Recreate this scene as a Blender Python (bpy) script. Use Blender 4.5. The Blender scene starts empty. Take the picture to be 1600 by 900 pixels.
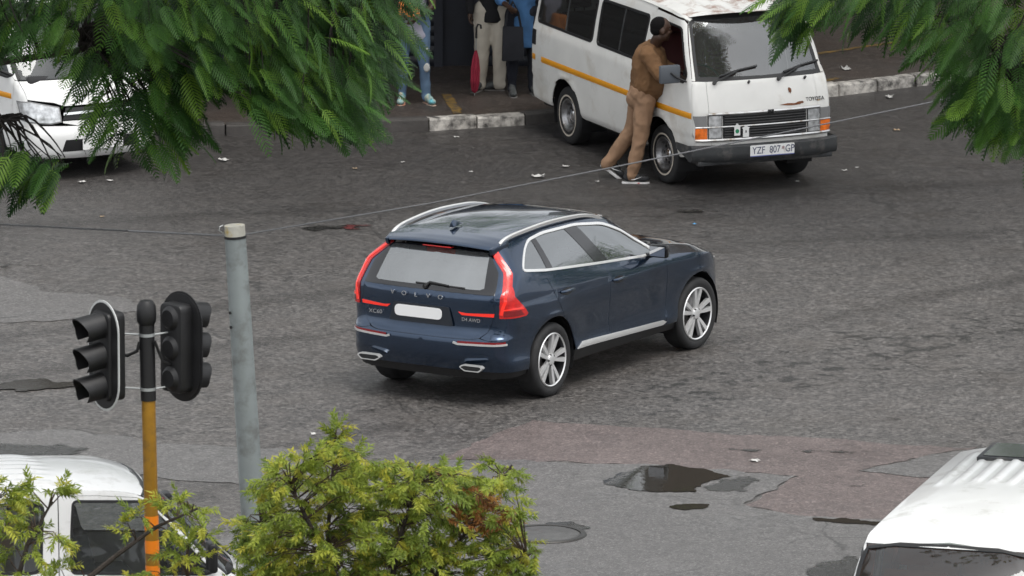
import bpy, bmesh, math, random
import numpy as np
from mathutils import Vector, Matrix, Euler
from mathutils.geometry import delaunay_2d_cdt
R = math.radians
scn = bpy.context.scene
col = scn.collection
# ------------------------------------------------------------------ camera
PITCH, DIST, FPX = R(11.2), 97.6, 14861.0
cam_d = bpy.data.cameras.new('camera'); cam = bpy.data.objects.new('camera', cam_d); col.objects.link(cam)
cam.location = (0, -DIST*math.cos(PITCH), DIST*math.sin(PITCH))
cam.rotation_euler = (math.pi/2-PITCH, 0, 0)
cam_d.sensor_width = 36; cam_d.lens = FPX*36/1600
cam_d.clip_start = 1; cam_d.clip_end = 2000
cam_d.dof.use_dof = True; cam_d.dof.focus_distance = 94; cam_d.dof.aperture_fstop = 9
scn.camera = cam
# ------------------------------------------------------------------ overcast sky and soft sun
SUN_EL, SUN_AZ = R(66), R(150)         # azimuth measured from +Y (behind the street) towards +X
w = bpy.data.worlds.new('World'); scn.world = w; w.use_nodes = True
nt = w.node_tree; nt.nodes.clear()
sky = nt.nodes.new('ShaderNodeTexSky'); sky.sky_type = 'NISHITA'; sky.sun_disc = False
sky.sun_elevation = SUN_EL; sky.sun_rotation = SUN_AZ; sky.air_density = 1.0; sky.dust_density = 6.0; sky.ozone_density = 1.0
hsv = nt.nodes.new('ShaderNodeHueSaturation'); hsv.inputs['Saturation'].default_value = 0.22
tcw = nt.nodes.new('ShaderNodeTexCoord'); nzw = nt.nodes.new('ShaderNodeTexNoise'); nzw.inputs['Scale'].default_value = 2.6; nzw.inputs['Detail'].default_value = 5
mrw = nt.nodes.new('ShaderNodeMapRange'); mrw.inputs[1].default_value = 0.3; mrw.inputs[2].default_value = 0.7; mrw.inputs[3].default_value = 0.78; mrw.inputs[4].default_value = 1.22
mxw = nt.nodes.new('ShaderNodeVectorMath'); mxw.operation = 'SCALE'
bg = nt.nodes.new('ShaderNodeBackground'); bg.inputs['Strength'].default_value = 0.15
wo = nt.nodes.new('ShaderNodeOutputWorld')
nt.links.new(sky.outputs[0], hsv.inputs['Color']); nt.links.new(tcw.outputs['Generated'], nzw.inputs['Vector'])
ovc = nt.nodes.new('ShaderNodeMix'); ovc.data_type = 'RGBA'; ovc.inputs[0].default_value = .62; ovc.inputs[7].default_value = (5.5, 5.7, 5.9, 1)   # even cloud layer over the sky
nt.links.new(hsv.outputs[0], ovc.inputs[6]); nt.links.new(nzw.outputs['Fac'], mrw.inputs[0]); nt.links.new(ovc.outputs[2], mxw.inputs[0]); nt.links.new(mrw.outputs[0], mxw.inputs['Scale'])
nt.links.new(mxw.outputs[0], bg.inputs['Color']); nt.links.new(bg.outputs[0], wo.inputs['Surface'])
sl = bpy.data.lights.new('sun', 'SUN'); sl.energy = 1.2; sl.angle = R(28); sl.color = (1.0, 0.965, 0.91)
so = bpy.data.objects.new('sun', sl); col.objects.link(so)
sv = Vector((math.sin(SUN_AZ)*math.cos(SUN_EL), math.cos(SUN_AZ)*math.cos(SUN_EL), math.sin(SUN_EL)))
so.rotation_euler = sv.to_track_quat('Z', 'Y').to_euler()
scn.view_settings.view_transform = 'Standard'; scn.view_settings.look = 'None'
scn.view_settings.gamma = 1; scn.view_settings.use_curve_mapping = False
scn.view_settings.exposure = 0.55
scn.cycles.max_bounces = 6; scn.cycles.diffuse_bounces = 2; scn.cycles.glossy_bounces = 3; scn.cycles.transmission_bounces = 4; scn.cycles.transparent_max_bounces = 10; scn.cycles.use_denoising = True; scn.cycles.use_adaptive_sampling = True; scn.cycles.adaptive_threshold = .025
scn.cycles.sample_clamp_indirect = 4.0
# ------------------------------------------------------------------ materials
MATS = {}
def mat(name, base=(.5,.5,.5), rough=.5, metal=0., coat=0., spec=.5, emit=None, vary=0., vscale=8., rvary=0., bump=0., bscale=60., dirt=None, trans=0., objrand=0., coat_r=.04):
    if name in MATS: return MATS[name]
    m = bpy.data.materials.new(name); m.use_nodes = True; t = m.node_tree; N = t.nodes; L = t.links
    b = N['Principled BSDF']; b.inputs['Base Color'].default_value = (*base, 1); b.inputs['Roughness'].default_value = rough
    b.inputs['Metallic'].default_value = metal; b.inputs['Coat Weight'].default_value = coat; b.inputs['Coat Roughness'].default_value = coat_r
    b.inputs['Specular IOR Level'].default_value = spec
    tc = N.new('ShaderNodeTexCoord')
    src = None
    if vary > 0 or objrand > 0:
        n = N.new('ShaderNodeTexNoise'); n.inputs['Scale'].default_value = vscale; n.inputs['Detail'].default_value = 5; L.new(tc.outputs['Object'], n.inputs['Vector'])
        mr = N.new('ShaderNodeMapRange'); mr.inputs[1].default_value = .3; mr.inputs[2].default_value = .7
        mr.inputs[3].default_value = 1-vary; mr.inputs[4].default_value = 1+vary; L.new(n.outputs['Fac'], mr.inputs[0])
        sc = N.new('ShaderNodeVectorMath'); sc.operation = 'SCALE'; sc.inputs[0].default_value = base; L.new(mr.outputs[0], sc.inputs['Scale'])
        src = sc.outputs[0]
    if dirt:
        dcol, amount, dscale = dirt
        n2 = N.new('ShaderNodeTexNoise'); n2.inputs['Scale'].default_value = dscale; n2.inputs['Detail'].default_value = 8; n2.inputs['Roughness'].default_value = .65; L.new(tc.outputs['Object'], n2.inputs['Vector'])
        cr = N.new('ShaderNodeMapRange'); cr.inputs[1].default_value = .62-amount*.3; cr.inputs[2].default_value = .72-amount*.1; L.new(n2.outputs['Fac'], cr.inputs[0])
        mx = N.new('ShaderNodeMix'); mx.data_type = 'RGBA'; mx.inputs[6].default_value = (*base, 1); mx.inputs[7].default_value = (*dcol, 1)
        if src: L.new(src, mx.inputs[6])
        L.new(cr.outputs[0], mx.inputs[0]); src = mx.outputs[2]
    if src: L.new(src, b.inputs['Base Color'])
    if rvary > 0:
        n3 = N.new('ShaderNodeTexNoise'); n3.inputs['Scale'].default_value = vscale*1.7; n3.inputs['Detail'].default_value = 4; L.new(tc.outputs['Object'], n3.inputs['Vector'])
        m3 = N.new('ShaderNodeMapRange'); m3.inputs[3].default_value = max(0, rough-rvary); m3.inputs[4].default_value = rough+rvary; L.new(n3.outputs['Fac'], m3.inputs[0]); L.new(m3.outputs[0], b.inputs['Roughness'])
    if bump > 0:
        n4 = N.new('ShaderNodeTexNoise'); n4.inputs['Scale'].default_value = bscale; n4.inputs['Detail'].default_value = 6; L.new(tc.outputs['Object'], n4.inputs['Vector'])
        bp = N.new('ShaderNodeBump'); bp.inputs['Strength'].default_value = 1; bp.inputs['Distance'].default_value = bump; L.new(n4.outputs['Fac'], bp.inputs['Height']); L.new(bp.outputs[0], b.inputs['Normal'])
    if emit: b.inputs['Emission Color'].default_value = (*emit[:3], 1); b.inputs['Emission Strength'].default_value = emit[3]
    MATS[name] = m; return m
def glass(name, tint=(.25,.28,.28), ior=1.55, film=.0, dens=1.0):
    m = bpy.data.materials.new(name); m.use_nodes = True; t = m.node_tree; N = t.nodes; L = t.links; N.clear()
    out = N.new('ShaderNodeOutputMaterial'); tr = N.new('ShaderNodeBsdfTransparent'); tr.inputs[0].default_value = (*tint, 1)
    gl = N.new('ShaderNodeBsdfGlossy'); gl.inputs['Roughness'].default_value = .015; gl.inputs[0].default_value = (.95, .98, 1, 1)
    fr = N.new('ShaderNodeFresnel'); fr.inputs['IOR'].default_value = ior
    mx = N.new('ShaderNodeMixShader'); L.new(fr.outputs[0], mx.inputs[0]); L.new(tr.outputs[0], mx.inputs[1]); L.new(gl.outputs[0], mx.inputs[2])
    last = mx
    if film > 0:
        df = N.new('ShaderNodeBsdfDiffuse'); df.inputs[0].default_value = (.5, .5, .48, 1)
        m2 = N.new('ShaderNodeMixShader'); m2.inputs[0].default_value = film; L.new(mx.outputs[0], m2.inputs[1]); L.new(df.outputs[0], m2.inputs[2]); last = m2
    L.new(last.outputs[0], out.inputs['Surface']); MATS[name] = m; return m
def leafmat(name, c0, c1, c2, per_obj=True, trans=.3):
    m = bpy.data.materials.new(name); m.use_nodes = True; t = m.node_tree; N = t.nodes; L = t.links
    b = N['Principled BSDF']; b.inputs['Roughness'].default_value = .5; b.inputs['Specular IOR Level'].default_value = .35
    ramp = N.new('ShaderNodeValToRGB'); e = ramp.color_ramp.elements
    e[0].position = 0; e[0].color = (*c0, 1); e[1].position = 1; e[1].color = (*c2, 1); k = e.new(.62); k.color = (*c1, 1)
    at = N.new('ShaderNodeAttribute'); at.attribute_name = 'leafvar'
    if per_obj:
        oi = N.new('ShaderNodeObjectInfo'); ad = N.new('ShaderNodeMath'); ad.operation = 'MULTIPLY_ADD'; ad.inputs[1].default_value = .8
        sc = N.new('ShaderNodeMath'); sc.operation = 'MULTIPLY'; sc.inputs[1].default_value = .2
        L.new(at.outputs['Fac'], sc.inputs[0]); L.new(oi.outputs['Random'], ad.inputs[0]); L.new(sc.outputs[0], ad.inputs[2]); L.new(ad.outputs[0], ramp.inputs[0])
    else: L.new(at.outputs['Fac'], ramp.inputs[0])
    L.new(ramp.outputs[0], b.inputs['Base Color'])
    tl = N.new('ShaderNodeBsdfTranslucent'); mx = N.new('ShaderNodeMixShader'); mx.inputs[0].default_value = trans
    L.new(ramp.outputs[0], tl.inputs[0]); L.new(b.outputs[0], mx.inputs[1]); L.new(tl.outputs[0], mx.inputs[2])
    L.new(mx.outputs[0], N['Material Output'].inputs['Surface']); MATS[name] = m; return m
# ------------------------------------------------------------------ object helpers
def link(name, me, m=None, parent=None, loc=None, rot=None):
    o = bpy.data.objects.new(name, me); col.objects.link(o)
    if m is not None and me is not None: me.materials.append(m)
    if parent is not None: o.parent = parent
    if loc is not None: o.location = loc
    if rot is not None: o.rotation_euler = rot
    return o
def mesh(name, V, Fc, m=None, parent=None, smooth=False, normals=None, loc=None, rot=None):
    me = bpy.data.meshes.new(name); me.from_pydata([tuple(map(float, v)) for v in V], [], [tuple(map(int, f)) for f in Fc]); me.update()
    if smooth or normals is not None: me.shade_smooth()
    if normals is not None: me.normals_split_custom_set_from_vertices([tuple(map(float, n)) for n in normals])
    return link(name, me, m, parent, loc, rot)
def tag(o, label=None, cat=None, group=None, kind=None):
    if label: o['label'] = label
    if cat: o['category'] = cat
    if group: o['group'] = group
    if kind: o['kind'] = kind
    return o
def empty(name, loc=(0,0,0), rz=0., label=None, cat=None, group=None):
    o = bpy.data.objects.new(name, None); col.objects.link(o); o.location = loc; o.rotation_euler = (0, 0, rz); o.empty_display_size = .2
    return tag(o, label, cat, group)
class MB:
    "collects simple shapes into one mesh"
    def __init__(s): s.V = []; s.F = []
    def add(s, V, Fc):
        k = len(s.V); s.V += [tuple(v) for v in V]; s.F += [tuple(i+k for i in f) for f in Fc]; return s
    def box(s, lo, hi, M=None):
        x0,y0,z0 = lo; x1,y1,z1 = hi
        V = [Vector(p) for p in ((x0,y0,z0),(x1,y0,z0),(x1,y1,z0),(x0,y1,z0),(x0,y0,z1),(x1,y0,z1),(x1,y1,z1),(x0,y1,z1))]
        if M is not None: V = [M @ v for v in V]
        return s.add(V, [(0,3,2,1),(4,5,6,7),(0,1,5,4),(1,2,6,5),(2,3,7,6),(3,0,4,7)])
    def tube(s, pts, r, n=8, cap=True, up=None):
        pts = [Vector(p) for p in pts]; rs = r if hasattr(r, '__len__') else [r]*len(pts)
        V = []; Fc = []; prev = None
        for i, p in enumerate(pts):
            d = (pts[min(i+1, len(pts)-1)]-pts[max(i-1, 0)]).normalized()
            if prev is None:
                a = Vector((0,0,1)) if abs(d.z) < .9 else Vector((1,0,0))
                u = d.cross(a).normalized()
            else: u = (prev-d*prev.dot(d)).normalized()
            prev = u; v = d.cross(u)
            for k in range(n):
                an = 2*math.pi*k/n; V.append(p+(u*math.cos(an)+v*math.sin(an))*rs[i])
        for i in range(len(pts)-1):
            for k in range(n): Fc.append((i*n+k, i*n+(k+1) % n, (i+1)*n+(k+1) % n, (i+1)*n+k))
        if cap: Fc.append(tuple(range(n-1, -1, -1))); Fc.append(tuple((len(pts)-1)*n+k for k in range(n)))
        return s.add(V, Fc)
    def lathe(s, prof, n=32, axis='y', M=None):
        "profile of (radius, along-axis)"
        V = []; Fc = []; m = len(prof)
        for k in range(n):
            a = 2*math.pi*k/n; c, q = math.cos(a), math.sin(a)
            for r, h in prof:
                p = Vector((r*c, h, r*q)) if axis == 'y' else Vector((r*c, r*q, h)) if axis == 'z' else Vector((h, r*c, r*q))
                V.append(M @ p if M is not None else p)
        for k in range(n):
            for j in range(m-1): Fc.append((k*m+j, k*m+j+1, ((k+1) % n)*m+j+1, ((k+1) % n)*m+j))
        return s.add(V, Fc)
    def prism(s, poly, h0, h1, M=None):
        "poly in local xy, extruded in z"
        n = len(poly); V = [Vector((p[0], p[1], h0)) for p in poly]+[Vector((p[0], p[1], h1)) for p in poly]
        if M is not None: V = [M @ v for v in V]
        return s.add(V, [tuple(range(n-1, -1, -1)), tuple(range(n, 2*n))]+[(i, (i+1) % n, n+(i+1) % n, n+i) for i in range(n)])
    def build(s, name, m=None, parent=None, smooth=False, bevel=0., seg=2, angle=35, loc=None, rot=None):
        me = bpy.data.meshes.new(name); me.from_pydata(s.V, [], s.F); me.update()
        bm = bmesh.new(); bm.from_mesh(me); bmesh.ops.recalc_face_normals(bm, faces=bm.faces)
        if bevel > 0:
            es = [e for e in bm.edges if len(e.link_faces) == 2 and e.calc_face_angle(0) > R(30)]
            bmesh.ops.bevel(bm, geom=es, offset=bevel, segments=seg, affect='EDGES', profile=.5, clamp_overlap=True)
        bm.to_mesh(me); bm.free()
        if smooth or bevel > 0:
            me.shade_smooth(); 
            try: me.set_sharp_from_angle(angle=R(angle))
            except Exception: pass
        return link(name, me, m, parent, loc, rot)
def text(name, body, size, m, parent, M, depth=.002, spacing=1., sx=1.):
    c = bpy.data.curves.new(name, 'FONT'); c.body = body; c.size = size; c.extrude = depth; c.align_x = 'CENTER'; c.align_y = 'CENTER'; c.space_character = spacing
    t = bpy.data.objects.new(name, c); col.objects.link(t); dg = bpy.context.evaluated_depsgraph_get(); dg.update()
    me = bpy.data.meshes.new_from_object(t.evaluated_get(dg)); bpy.data.objects.remove(t); bpy.data.curves.remove(c)
    me.transform(Matrix.Diagonal((sx, 1, 1, 1))); me.transform(M); me.materials.clear()
    return link(name, me, m, parent)
def frame(o, ex, ey):
    "matrix with local x along ex, local y along ey"
    ex = Vector(ex).normalized(); ez = ex.cross(Vector(ey)).normalized(); ey = ez.cross(ex)
    M = Matrix.Identity(4)
    for i in range(3): M[i][0] = ex[i]; M[i][1] = ey[i]; M[i][2] = ez[i]; M[i][3] = o[i]
    return M
def pc(xs, ys):
    xs = np.array(xs, float); ys = np.array(ys, float); h = np.diff(xs); d = np.diff(ys)/h
    m = np.zeros(len(xs)); m[0] = d[0]; m[-1] = d[-1]
    for i in range(1, len(xs)-1):
        if d[i-1]*d[i] > 0: m[i] = 2*d[i-1]*d[i]/(d[i-1]+d[i])
    def f(x):
        x = np.clip(np.asarray(x, float), xs[0], xs[-1]); i = np.clip(np.searchsorted(xs, x)-1, 0, len(h)-1); t = (x-xs[i])/h[i]
        return (2*t**3-3*t**2+1)*ys[i]+(t**3-2*t**2+t)*h[i]*m[i]+(-2*t**3+3*t**2)*ys[i+1]+(t**3-t**2)*h[i]*m[i+1]
    return f
def inside(P, poly):
    x, y = P[:, 0], P[:, 1]; c = np.zeros(len(P), bool); n = len(poly)
    for i in range(n):
        x0, y0 = poly[i]; x1, y1 = poly[(i+1) % n]
        if y0 == y1: continue
        k = ((y0 > y) != (y1 > y)) & (x < (x1-x0)*(y-y0)/(y1-y0)+x0); c ^= k
    return c
def rounded(poly, r, n=4):
    "round the corners of a 2-D polygon; r a number or list"
    out = []; m = len(poly); rs = r if hasattr(r, '__len__') else [r]*m
    for i in range(m):
        p = Vector(poly[i]); a = Vector(poly[i-1])-p; b = Vector(poly[(i+1) % m])-p
        q = min(rs[i], a.length*.45, b.length*.45)
        if q < 1e-4: out.append(tuple(p)); continue
        A = p+a.normalized()*q; B = p+b.normalized()*q
        for k in range(n+1):
            t = k/n; out.append(tuple(A*(1-t)**2+p*2*t*(1-t)+B*t*t))
    return out
# ------------------------------------------------------------------ car body surface: horizontal sections with rounded corners
class Hull:
    def __init__(s, w, xr, xf, Rr, Rf): s.w, s.xr, s.xf, s.Rr, s.Rf = w, xr, xf, Rr, Rf; 
    def corners(s, z):
        if not hasattr(s, 'tab'):
            s.zt = np.arange(.15, 2.4, .002); s.tab = s.corners0(s.zt)
        z = np.asarray(z, float); return tuple(np.interp(z, s.zt, t) for t in s.tab)
    def corners0(s, z):
        z = np.asarray(z, float); wc = np.full_like(z, .8)
        for _ in range(4): xc = s.xr(wc, z); wc = s.w(xc, z)
        wf = np.full_like(z, .7)
        for _ in range(4): xq = s.xf(wf, z); wf = s.w(xq, z)
        return xc, wc, xq, wf
    def sharp(s, u, z, cn):
        xc, wc, xq, wf = cn; Ls = xq-xc; tot = Ls+wf
        lo = u < -wc; hi = u > tot
        u2 = np.where(lo, -2*wc-u, np.where(hi, 2*tot-u, u)); sg = np.where(lo | hi, -1., 1.)
        rear = u2 < 0; fr = u2 > Ls
        yr = np.clip(wc+u2, 0, None); yf = np.clip(tot-u2, 0, None); xs = xc+u2
        x = np.where(rear, s.xr(yr, z), np.where(fr, s.xf(yf, z), xs)); y = np.where(rear, yr, np.where(fr, yf, s.w(xs, z)))
        return x, y*sg
    KW = [(-1, .03), (-.75, .08), (-.5, .13), (-.25, .165), (0, .19), (.25, .165), (.5, .13), (.75, .08), (1, .03)]
    def P(s, u, z):
        u = np.asarray(u, float); z = np.asarray(z, float); cn = s.corners(z); Ls = cn[2]-cn[0]
        t = np.clip(u/np.maximum(Ls, .1), 0, 1); r = s.Rr(z)*(1-t)+s.Rf(z)*t
        X = 0; Y = 0
        for k, wt in s.KW:
            a, b = s.sharp(u+k*r, z, cn); X = X+wt*a; Y = Y+wt*b
        return np.stack([X, Y, z+0*X], -1)
    def N(s, u, z):
        e = .004; du = s.P(u+e, z)-s.P(u-e, z); dz = s.P(u, z+e)-s.P(u, z-e)
        n = np.cross(dz, du); return n/np.maximum(np.linalg.norm(n, axis=-1, keepdims=True), 1e-9)
    def conv(s, p):
        k = p[0]
        if k == 'u': return p[1], p[2]
        z = np.array([p[-1]], float); xc, wc, xq, wf = [float(c[0]) for c in s.corners(z)]
        if k == 's': return p[1]-xc, p[2]
        if k == 'r': return -(wc-p[1]), p[2]
        if k == 'f': return (xq-xc)+(wf-p[1]), p[2]
        if k == 'c': return -wc, p[1]
        if k == 'g': return (xq-xc)+p[1], p[2]
        if k == 'fc': return (xq-xc)+wf, p[1]
    def loop(s, pts, step):
        out = []; n = len(pts)
        for i in range(n):
            a, b = pts[i], pts[(i+1) % n]
            if a[0] == b[0]:
                d = math.dist(a[1:], b[1:]); k = max(1, int(round(d/step)))
                for j in range(k): out.append(s.conv((a[0],)+tuple(a[q]+(b[q]-a[q])*j/k for q in range(1, len(a)))))
            else:
                A, B = s.conv(a), s.conv(b); k = max(1, int(round(math.dist(A, B)/step)))
                for j in range(k): out.append((A[0]+(B[0]-A[0])*j/k, A[1]+(B[1]-A[1])*j/k))
        return out
    def panel(s, name, outer, m, parent, holes=(), off=0., grid=.05, step=.03, skirt=.012, sides='R'):
        "sides: R right only, L left only, M both halves welded into one object"
        lo = s.loop(outer, step); hs = [s.loop(h, step) for h in holes]
        V2 = []; E = []
        for lp in [lo]+hs:
            k = len(V2); V2 += lp; E += [(k+i, k+(i+1) % len(lp)) for i in range(len(lp))]
        A = np.array(lo); x0, y0 = A.min(0); x1, y1 = A.max(0)
        gx, gy = np.meshgrid(np.arange(x0+grid/2, x1, grid), np.arange(y0+grid/2, y1, grid)); gx = gx+(np.arange(gx.shape[0]) % 2)[:, None]*grid/2
        G = np.stack([gx.ravel(), gy.ravel()], 1)
        if len(G):
            k = inside(G, lo)
            for h in hs: k &= ~inside(G, h)
            B = np.array(V2); 
            if k.any():
                G = G[k]; dd = np.sqrt(((G[:, None, :]-B[None])**2).sum(-1)).min(1); G = G[dd > grid*.35]
                V2 = V2+[tuple(g) for g in G]
        vo, eo, fo, ov, oe, of = delaunay_2d_cdt([Vector(v) for v in V2], E, [], 0, 1e-6)
        vo = np.array([tuple(v) for v in vo]); T = np.array([list(f) for f in fo if len(f) == 3])
        cen = vo[T].mean(1); k = inside(cen, lo)
        for h in hs: k &= ~inside(cen, h)
        T = T[k]
        a = vo[T[:, 1]]-vo[T[:, 0]]; b = vo[T[:, 2]]-vo[T[:, 0]]; ar = a[:, 0]*b[:, 1]-a[:, 1]*b[:, 0]
        T = T[np.abs(ar) > 1e-9]; ar = ar[np.abs(ar) > 1e-9]; T[ar > 0] = T[ar > 0][:, ::-1]   # outward on the left half
        used = np.unique(T); rm = -np.ones(len(vo), int); rm[used] = np.arange(len(used)); vo = vo[used]; T = rm[T]
        n3 = s.N(vo[:, 0], vo[:, 1]); P3 = s.P(vo[:, 0], vo[:, 1])+n3*off
        cnt = {}
        for t in T:
            for i in range(3):
                e = (t[i], t[(i+1) % 3]); q = (min(e), max(e)); cnt.setdefault(q, []).append(e)
        bnd = [v[0] for v in cnt.values() if len(v) == 1]
        def half(mir):
            V = P3.copy(); Nn = n3.copy(); F3 = [tuple(t) for t in T]
            if mir: V[:, 1] *= -1; Nn[:, 1] *= -1; F3 = [t[::-1] for t in F3]
            V = list(V); Nn = list(Nn)
            if skirt > 0:
                mp = {}
                def sk(i):
                    if i not in mp: mp[i] = len(V); V.append(V[i]); V.append(V[i]-Nn[i]*skirt); Nn.append(Nn[i]); Nn.append(Nn[i])
                    return mp[i]
                for a_, b_ in bnd:
                    if abs(P3[a_][1]) < 2e-3 and abs(P3[b_][1]) < 2e-3: continue
                    i, j = sk(a_), sk(b_); f = (j, i, i+1, j+1); F3.append(f[::-1] if mir else f)
            return V, Nn, F3
        if sides in 'RL':
            V, Nn, F3 = half(sides == 'R'); return mesh(name, V, F3, m, parent, normals=Nn)
        V, Nn, F3 = half(False); V2_, N2_, F2_ = half(True); k = len(V)
        for q, v in enumerate(Nn):
            if abs(V[q][1]) < 2e-3: v[1] = 0
        for q, v in enumerate(N2_):
            if abs(V2_[q][1]) < 2e-3: v[1] = 0
        return mesh(name, V+V2_, F3+[tuple(i+k for i in f) for f in F2_], m, parent, normals=Nn+N2_)
    def ribbon(s, name, pts, width, m, parent, off=.006, skirt=.008, sides='R', step=.03, taper=None):
        "narrow strip following the body surface along an open or closed line of (kind, a, z) points"
        L = s.loop(pts, step) if False else []
        for i in range(len(pts)-1):
            A, B = s.conv(pts[i]), s.conv(pts[i+1]); k = max(1, int(round(math.dist(A, B)/step)))
            L += [(A[0]+(B[0]-A[0])*j/k, A[1]+(B[1]-A[1])*j/k) for j in range(k)]
        L.append(s.conv(pts[-1])); A = np.array(L); closed = math.dist(L[0], L[-1]) < 1e-4
        if closed: A = A[:-1]
        d = (np.roll(A, -1, 0)-np.roll(A, 1, 0)) if closed else np.gradient(A, axis=0)
        d /= np.maximum(np.linalg.norm(d, axis=1, keepdims=True), 1e-9); nr = np.stack([-d[:, 1], d[:, 0]], 1)
        n = len(A); V = []; Nn = []; hw = np.full(n, width/2)
        if taper: hw = hw*np.clip(np.minimum(np.arange(n), np.arange(n)[::-1])/taper+.15, 0, 1)
        for q, o2 in ((-1.0, -skirt), (-.85, 0), (.85, 0), (1.0, -skirt)):
            B = A+nr*(hw*q)[:, None]; N3 = s.N(B[:, 0], B[:, 1]); V.append(s.P(B[:, 0], B[:, 1])+N3*(off+o2))
        V = np.array(V).transpose(1, 0, 2).reshape(-1, 3); Fc = []
        for i in range(n if closed else n-1):
            j = (i+1) % n
            for q in range(3): Fc.append((i*4+q, i*4+q+1, j*4+q+1, j*4+q))
        out = []
        for sd in (sides if sides != 'B' else 'RL'):
            W = V.copy(); F2 = Fc
            if sd == 'R': W[:, 1] *= -1
            else: F2 = [f[::-1] for f in Fc]
            o = mesh(name, W, F2, m, parent, smooth=True)
            try: o.data.set_sharp_from_angle(angle=R(40))
            except Exception: pass
            out.append(o)
        return out[0] if len(out) == 1 else out
def grid_surf(name, fn, nu, nv, m, parent, smooth=True):
    V = [fn(i/nu, j/nv) for i in range(nu+1) for j in range(nv+1)]
    Fc = [(i*(nv+1)+j, (i+1)*(nv+1)+j, (i+1)*(nv+1)+j+1, i*(nv+1)+j+1) for i in range(nu) for j in range(nv)]
    return mesh(name, V, Fc, m, parent, smooth=smooth)
# ------------------------------------------------------------------ palette
M_rubber = mat('tyre rubber', (.018,.018,.019), .75, vary=.25, vscale=6, bump=.002, bscale=90)
M_black = mat('black plastic', (.012,.012,.013), .45, vary=.2, vscale=9)
M_gloss = mat('gloss black', (.006,.006,.008), .12, coat=.6)
M_chrome = mat('bright trim', (.82,.82,.82), .16, metal=1., rvary=.05)
M_alu = mat('machined alloy', (.80,.80,.80), .33, metal=.65)
M_alud = mat('dark alloy', (.05,.05,.055), .35, metal=.7)
M_steel = mat('wheel steel', (.36,.36,.37), .35, metal=.9, vary=.3, vscale=14, dirt=((.10,.08,.06), .6, 9))
M_inter = mat('dark trim cloth', (.02,.02,.022), .8)
M_red = mat('red lens', (.55,.012,.01), .12, coat=.6, vary=.2, vscale=22)
M_redglow = mat('lit tail lens', (.6,.015,.01), .15, coat=.5, emit=(1., .05,.025, .28))
M_orange = mat('amber lens', (.75,.16,.015), .18, coat=.5, vary=.25, vscale=25)
M_lens = mat('headlamp lens', (.55,.56,.57), .12, metal=.55, coat=1., vary=.4, vscale=18)
M_white = mat('clean white paint', (.78,.78,.77), .25, coat=.5, vary=.03, vscale=2, dirt=((.60,.59,.56), .25, 3.5))
M_oldwhite = mat('aged white paint', (.72,.71,.68), .36, coat=.2, vary=.05, vscale=3, rvary=.12, dirt=((.58,.55,.50), .25, 2.2))
M_blue = mat('dark blue metallic paint', (.026,.049,.092), .19, metal=.85, coat=1., vary=.05, vscale=3, coat_r=.02)
M_silver = mat('satin silver trim', (.76,.76,.75), .30, metal=.6, coat=.3)
M_plate = mat('plate white', (.80,.80,.79), .4, dirt=((.55,.52,.48), .3, 12))
M_ink = mat('plate lettering', (.05,.06,.12), .5)
M_glassS = glass('tinted car glass', (.22,.25,.25), 3.8, film=.02)
M_glassV = glass('van glass', (.72,.75,.75), 1.5, film=.04)
M_glassD = glass('dark van glass', (.20,.22,.22), 1.5, film=.03)
# ------------------------------------------------------------------ ground, pavement, shops
def gz(x, y): return -.050*math.exp(-((x-1.0)**2+(y+2.2)**2)/(2*1.8**2))
def sheet(name, pts, m, h=.004, jit=.05, step=.12, seed=1, grid=.4, kind='structure', parent=None, feather=0.):
    rnd = random.Random(seed); out = []
    for i in range(len(pts)):
        a = Vector(pts[i]); b = Vector(pts[(i+1) % len(pts)]); L = (b-a).length; k = max(1, int(L/step)); n = Vector((-(b-a).y, (b-a).x)).normalized(); o = 0
        for j in range(k): o = .6*o+rnd.gauss(0, jit); out.append(tuple(a+(b-a)*(j/k)+n*o))
    A = np.array(out); x0, y0 = A.min(0); x1, y1 = A.max(0); G = np.array([(x, y) for x in np.arange(x0+grid/2, x1, grid) for y in np.arange(y0+grid/2, y1, grid)])
    V = list(out)
    if len(G): V += [tuple(g) for g in G[inside(G, out)]]
    vo, eo, fo, *_ = delaunay_2d_cdt([Vector(v) for v in V], [(i, (i+1) % len(out)) for i in range(len(out))], [], 0, 1e-6)
    vo = np.array([tuple(v) for v in vo]); T = np.array([list(f) for f in fo]); T = T[inside(vo[T].mean(1), out)]
    o = tag(mesh(name, [(x, y, gz(x, y)+h) for x, y in vo], T, m, parent), kind=kind)
    if feather:
        A = np.array(out); core = np.clip(np.sqrt(((vo[:, None]-A[None])**2).sum(-1)).min(1)/feather, 0, 1)
        o.data.attributes.new('core', 'FLOAT', 'POINT').data.foreach_set('value', core.astype(np.float32))
    return o
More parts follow.
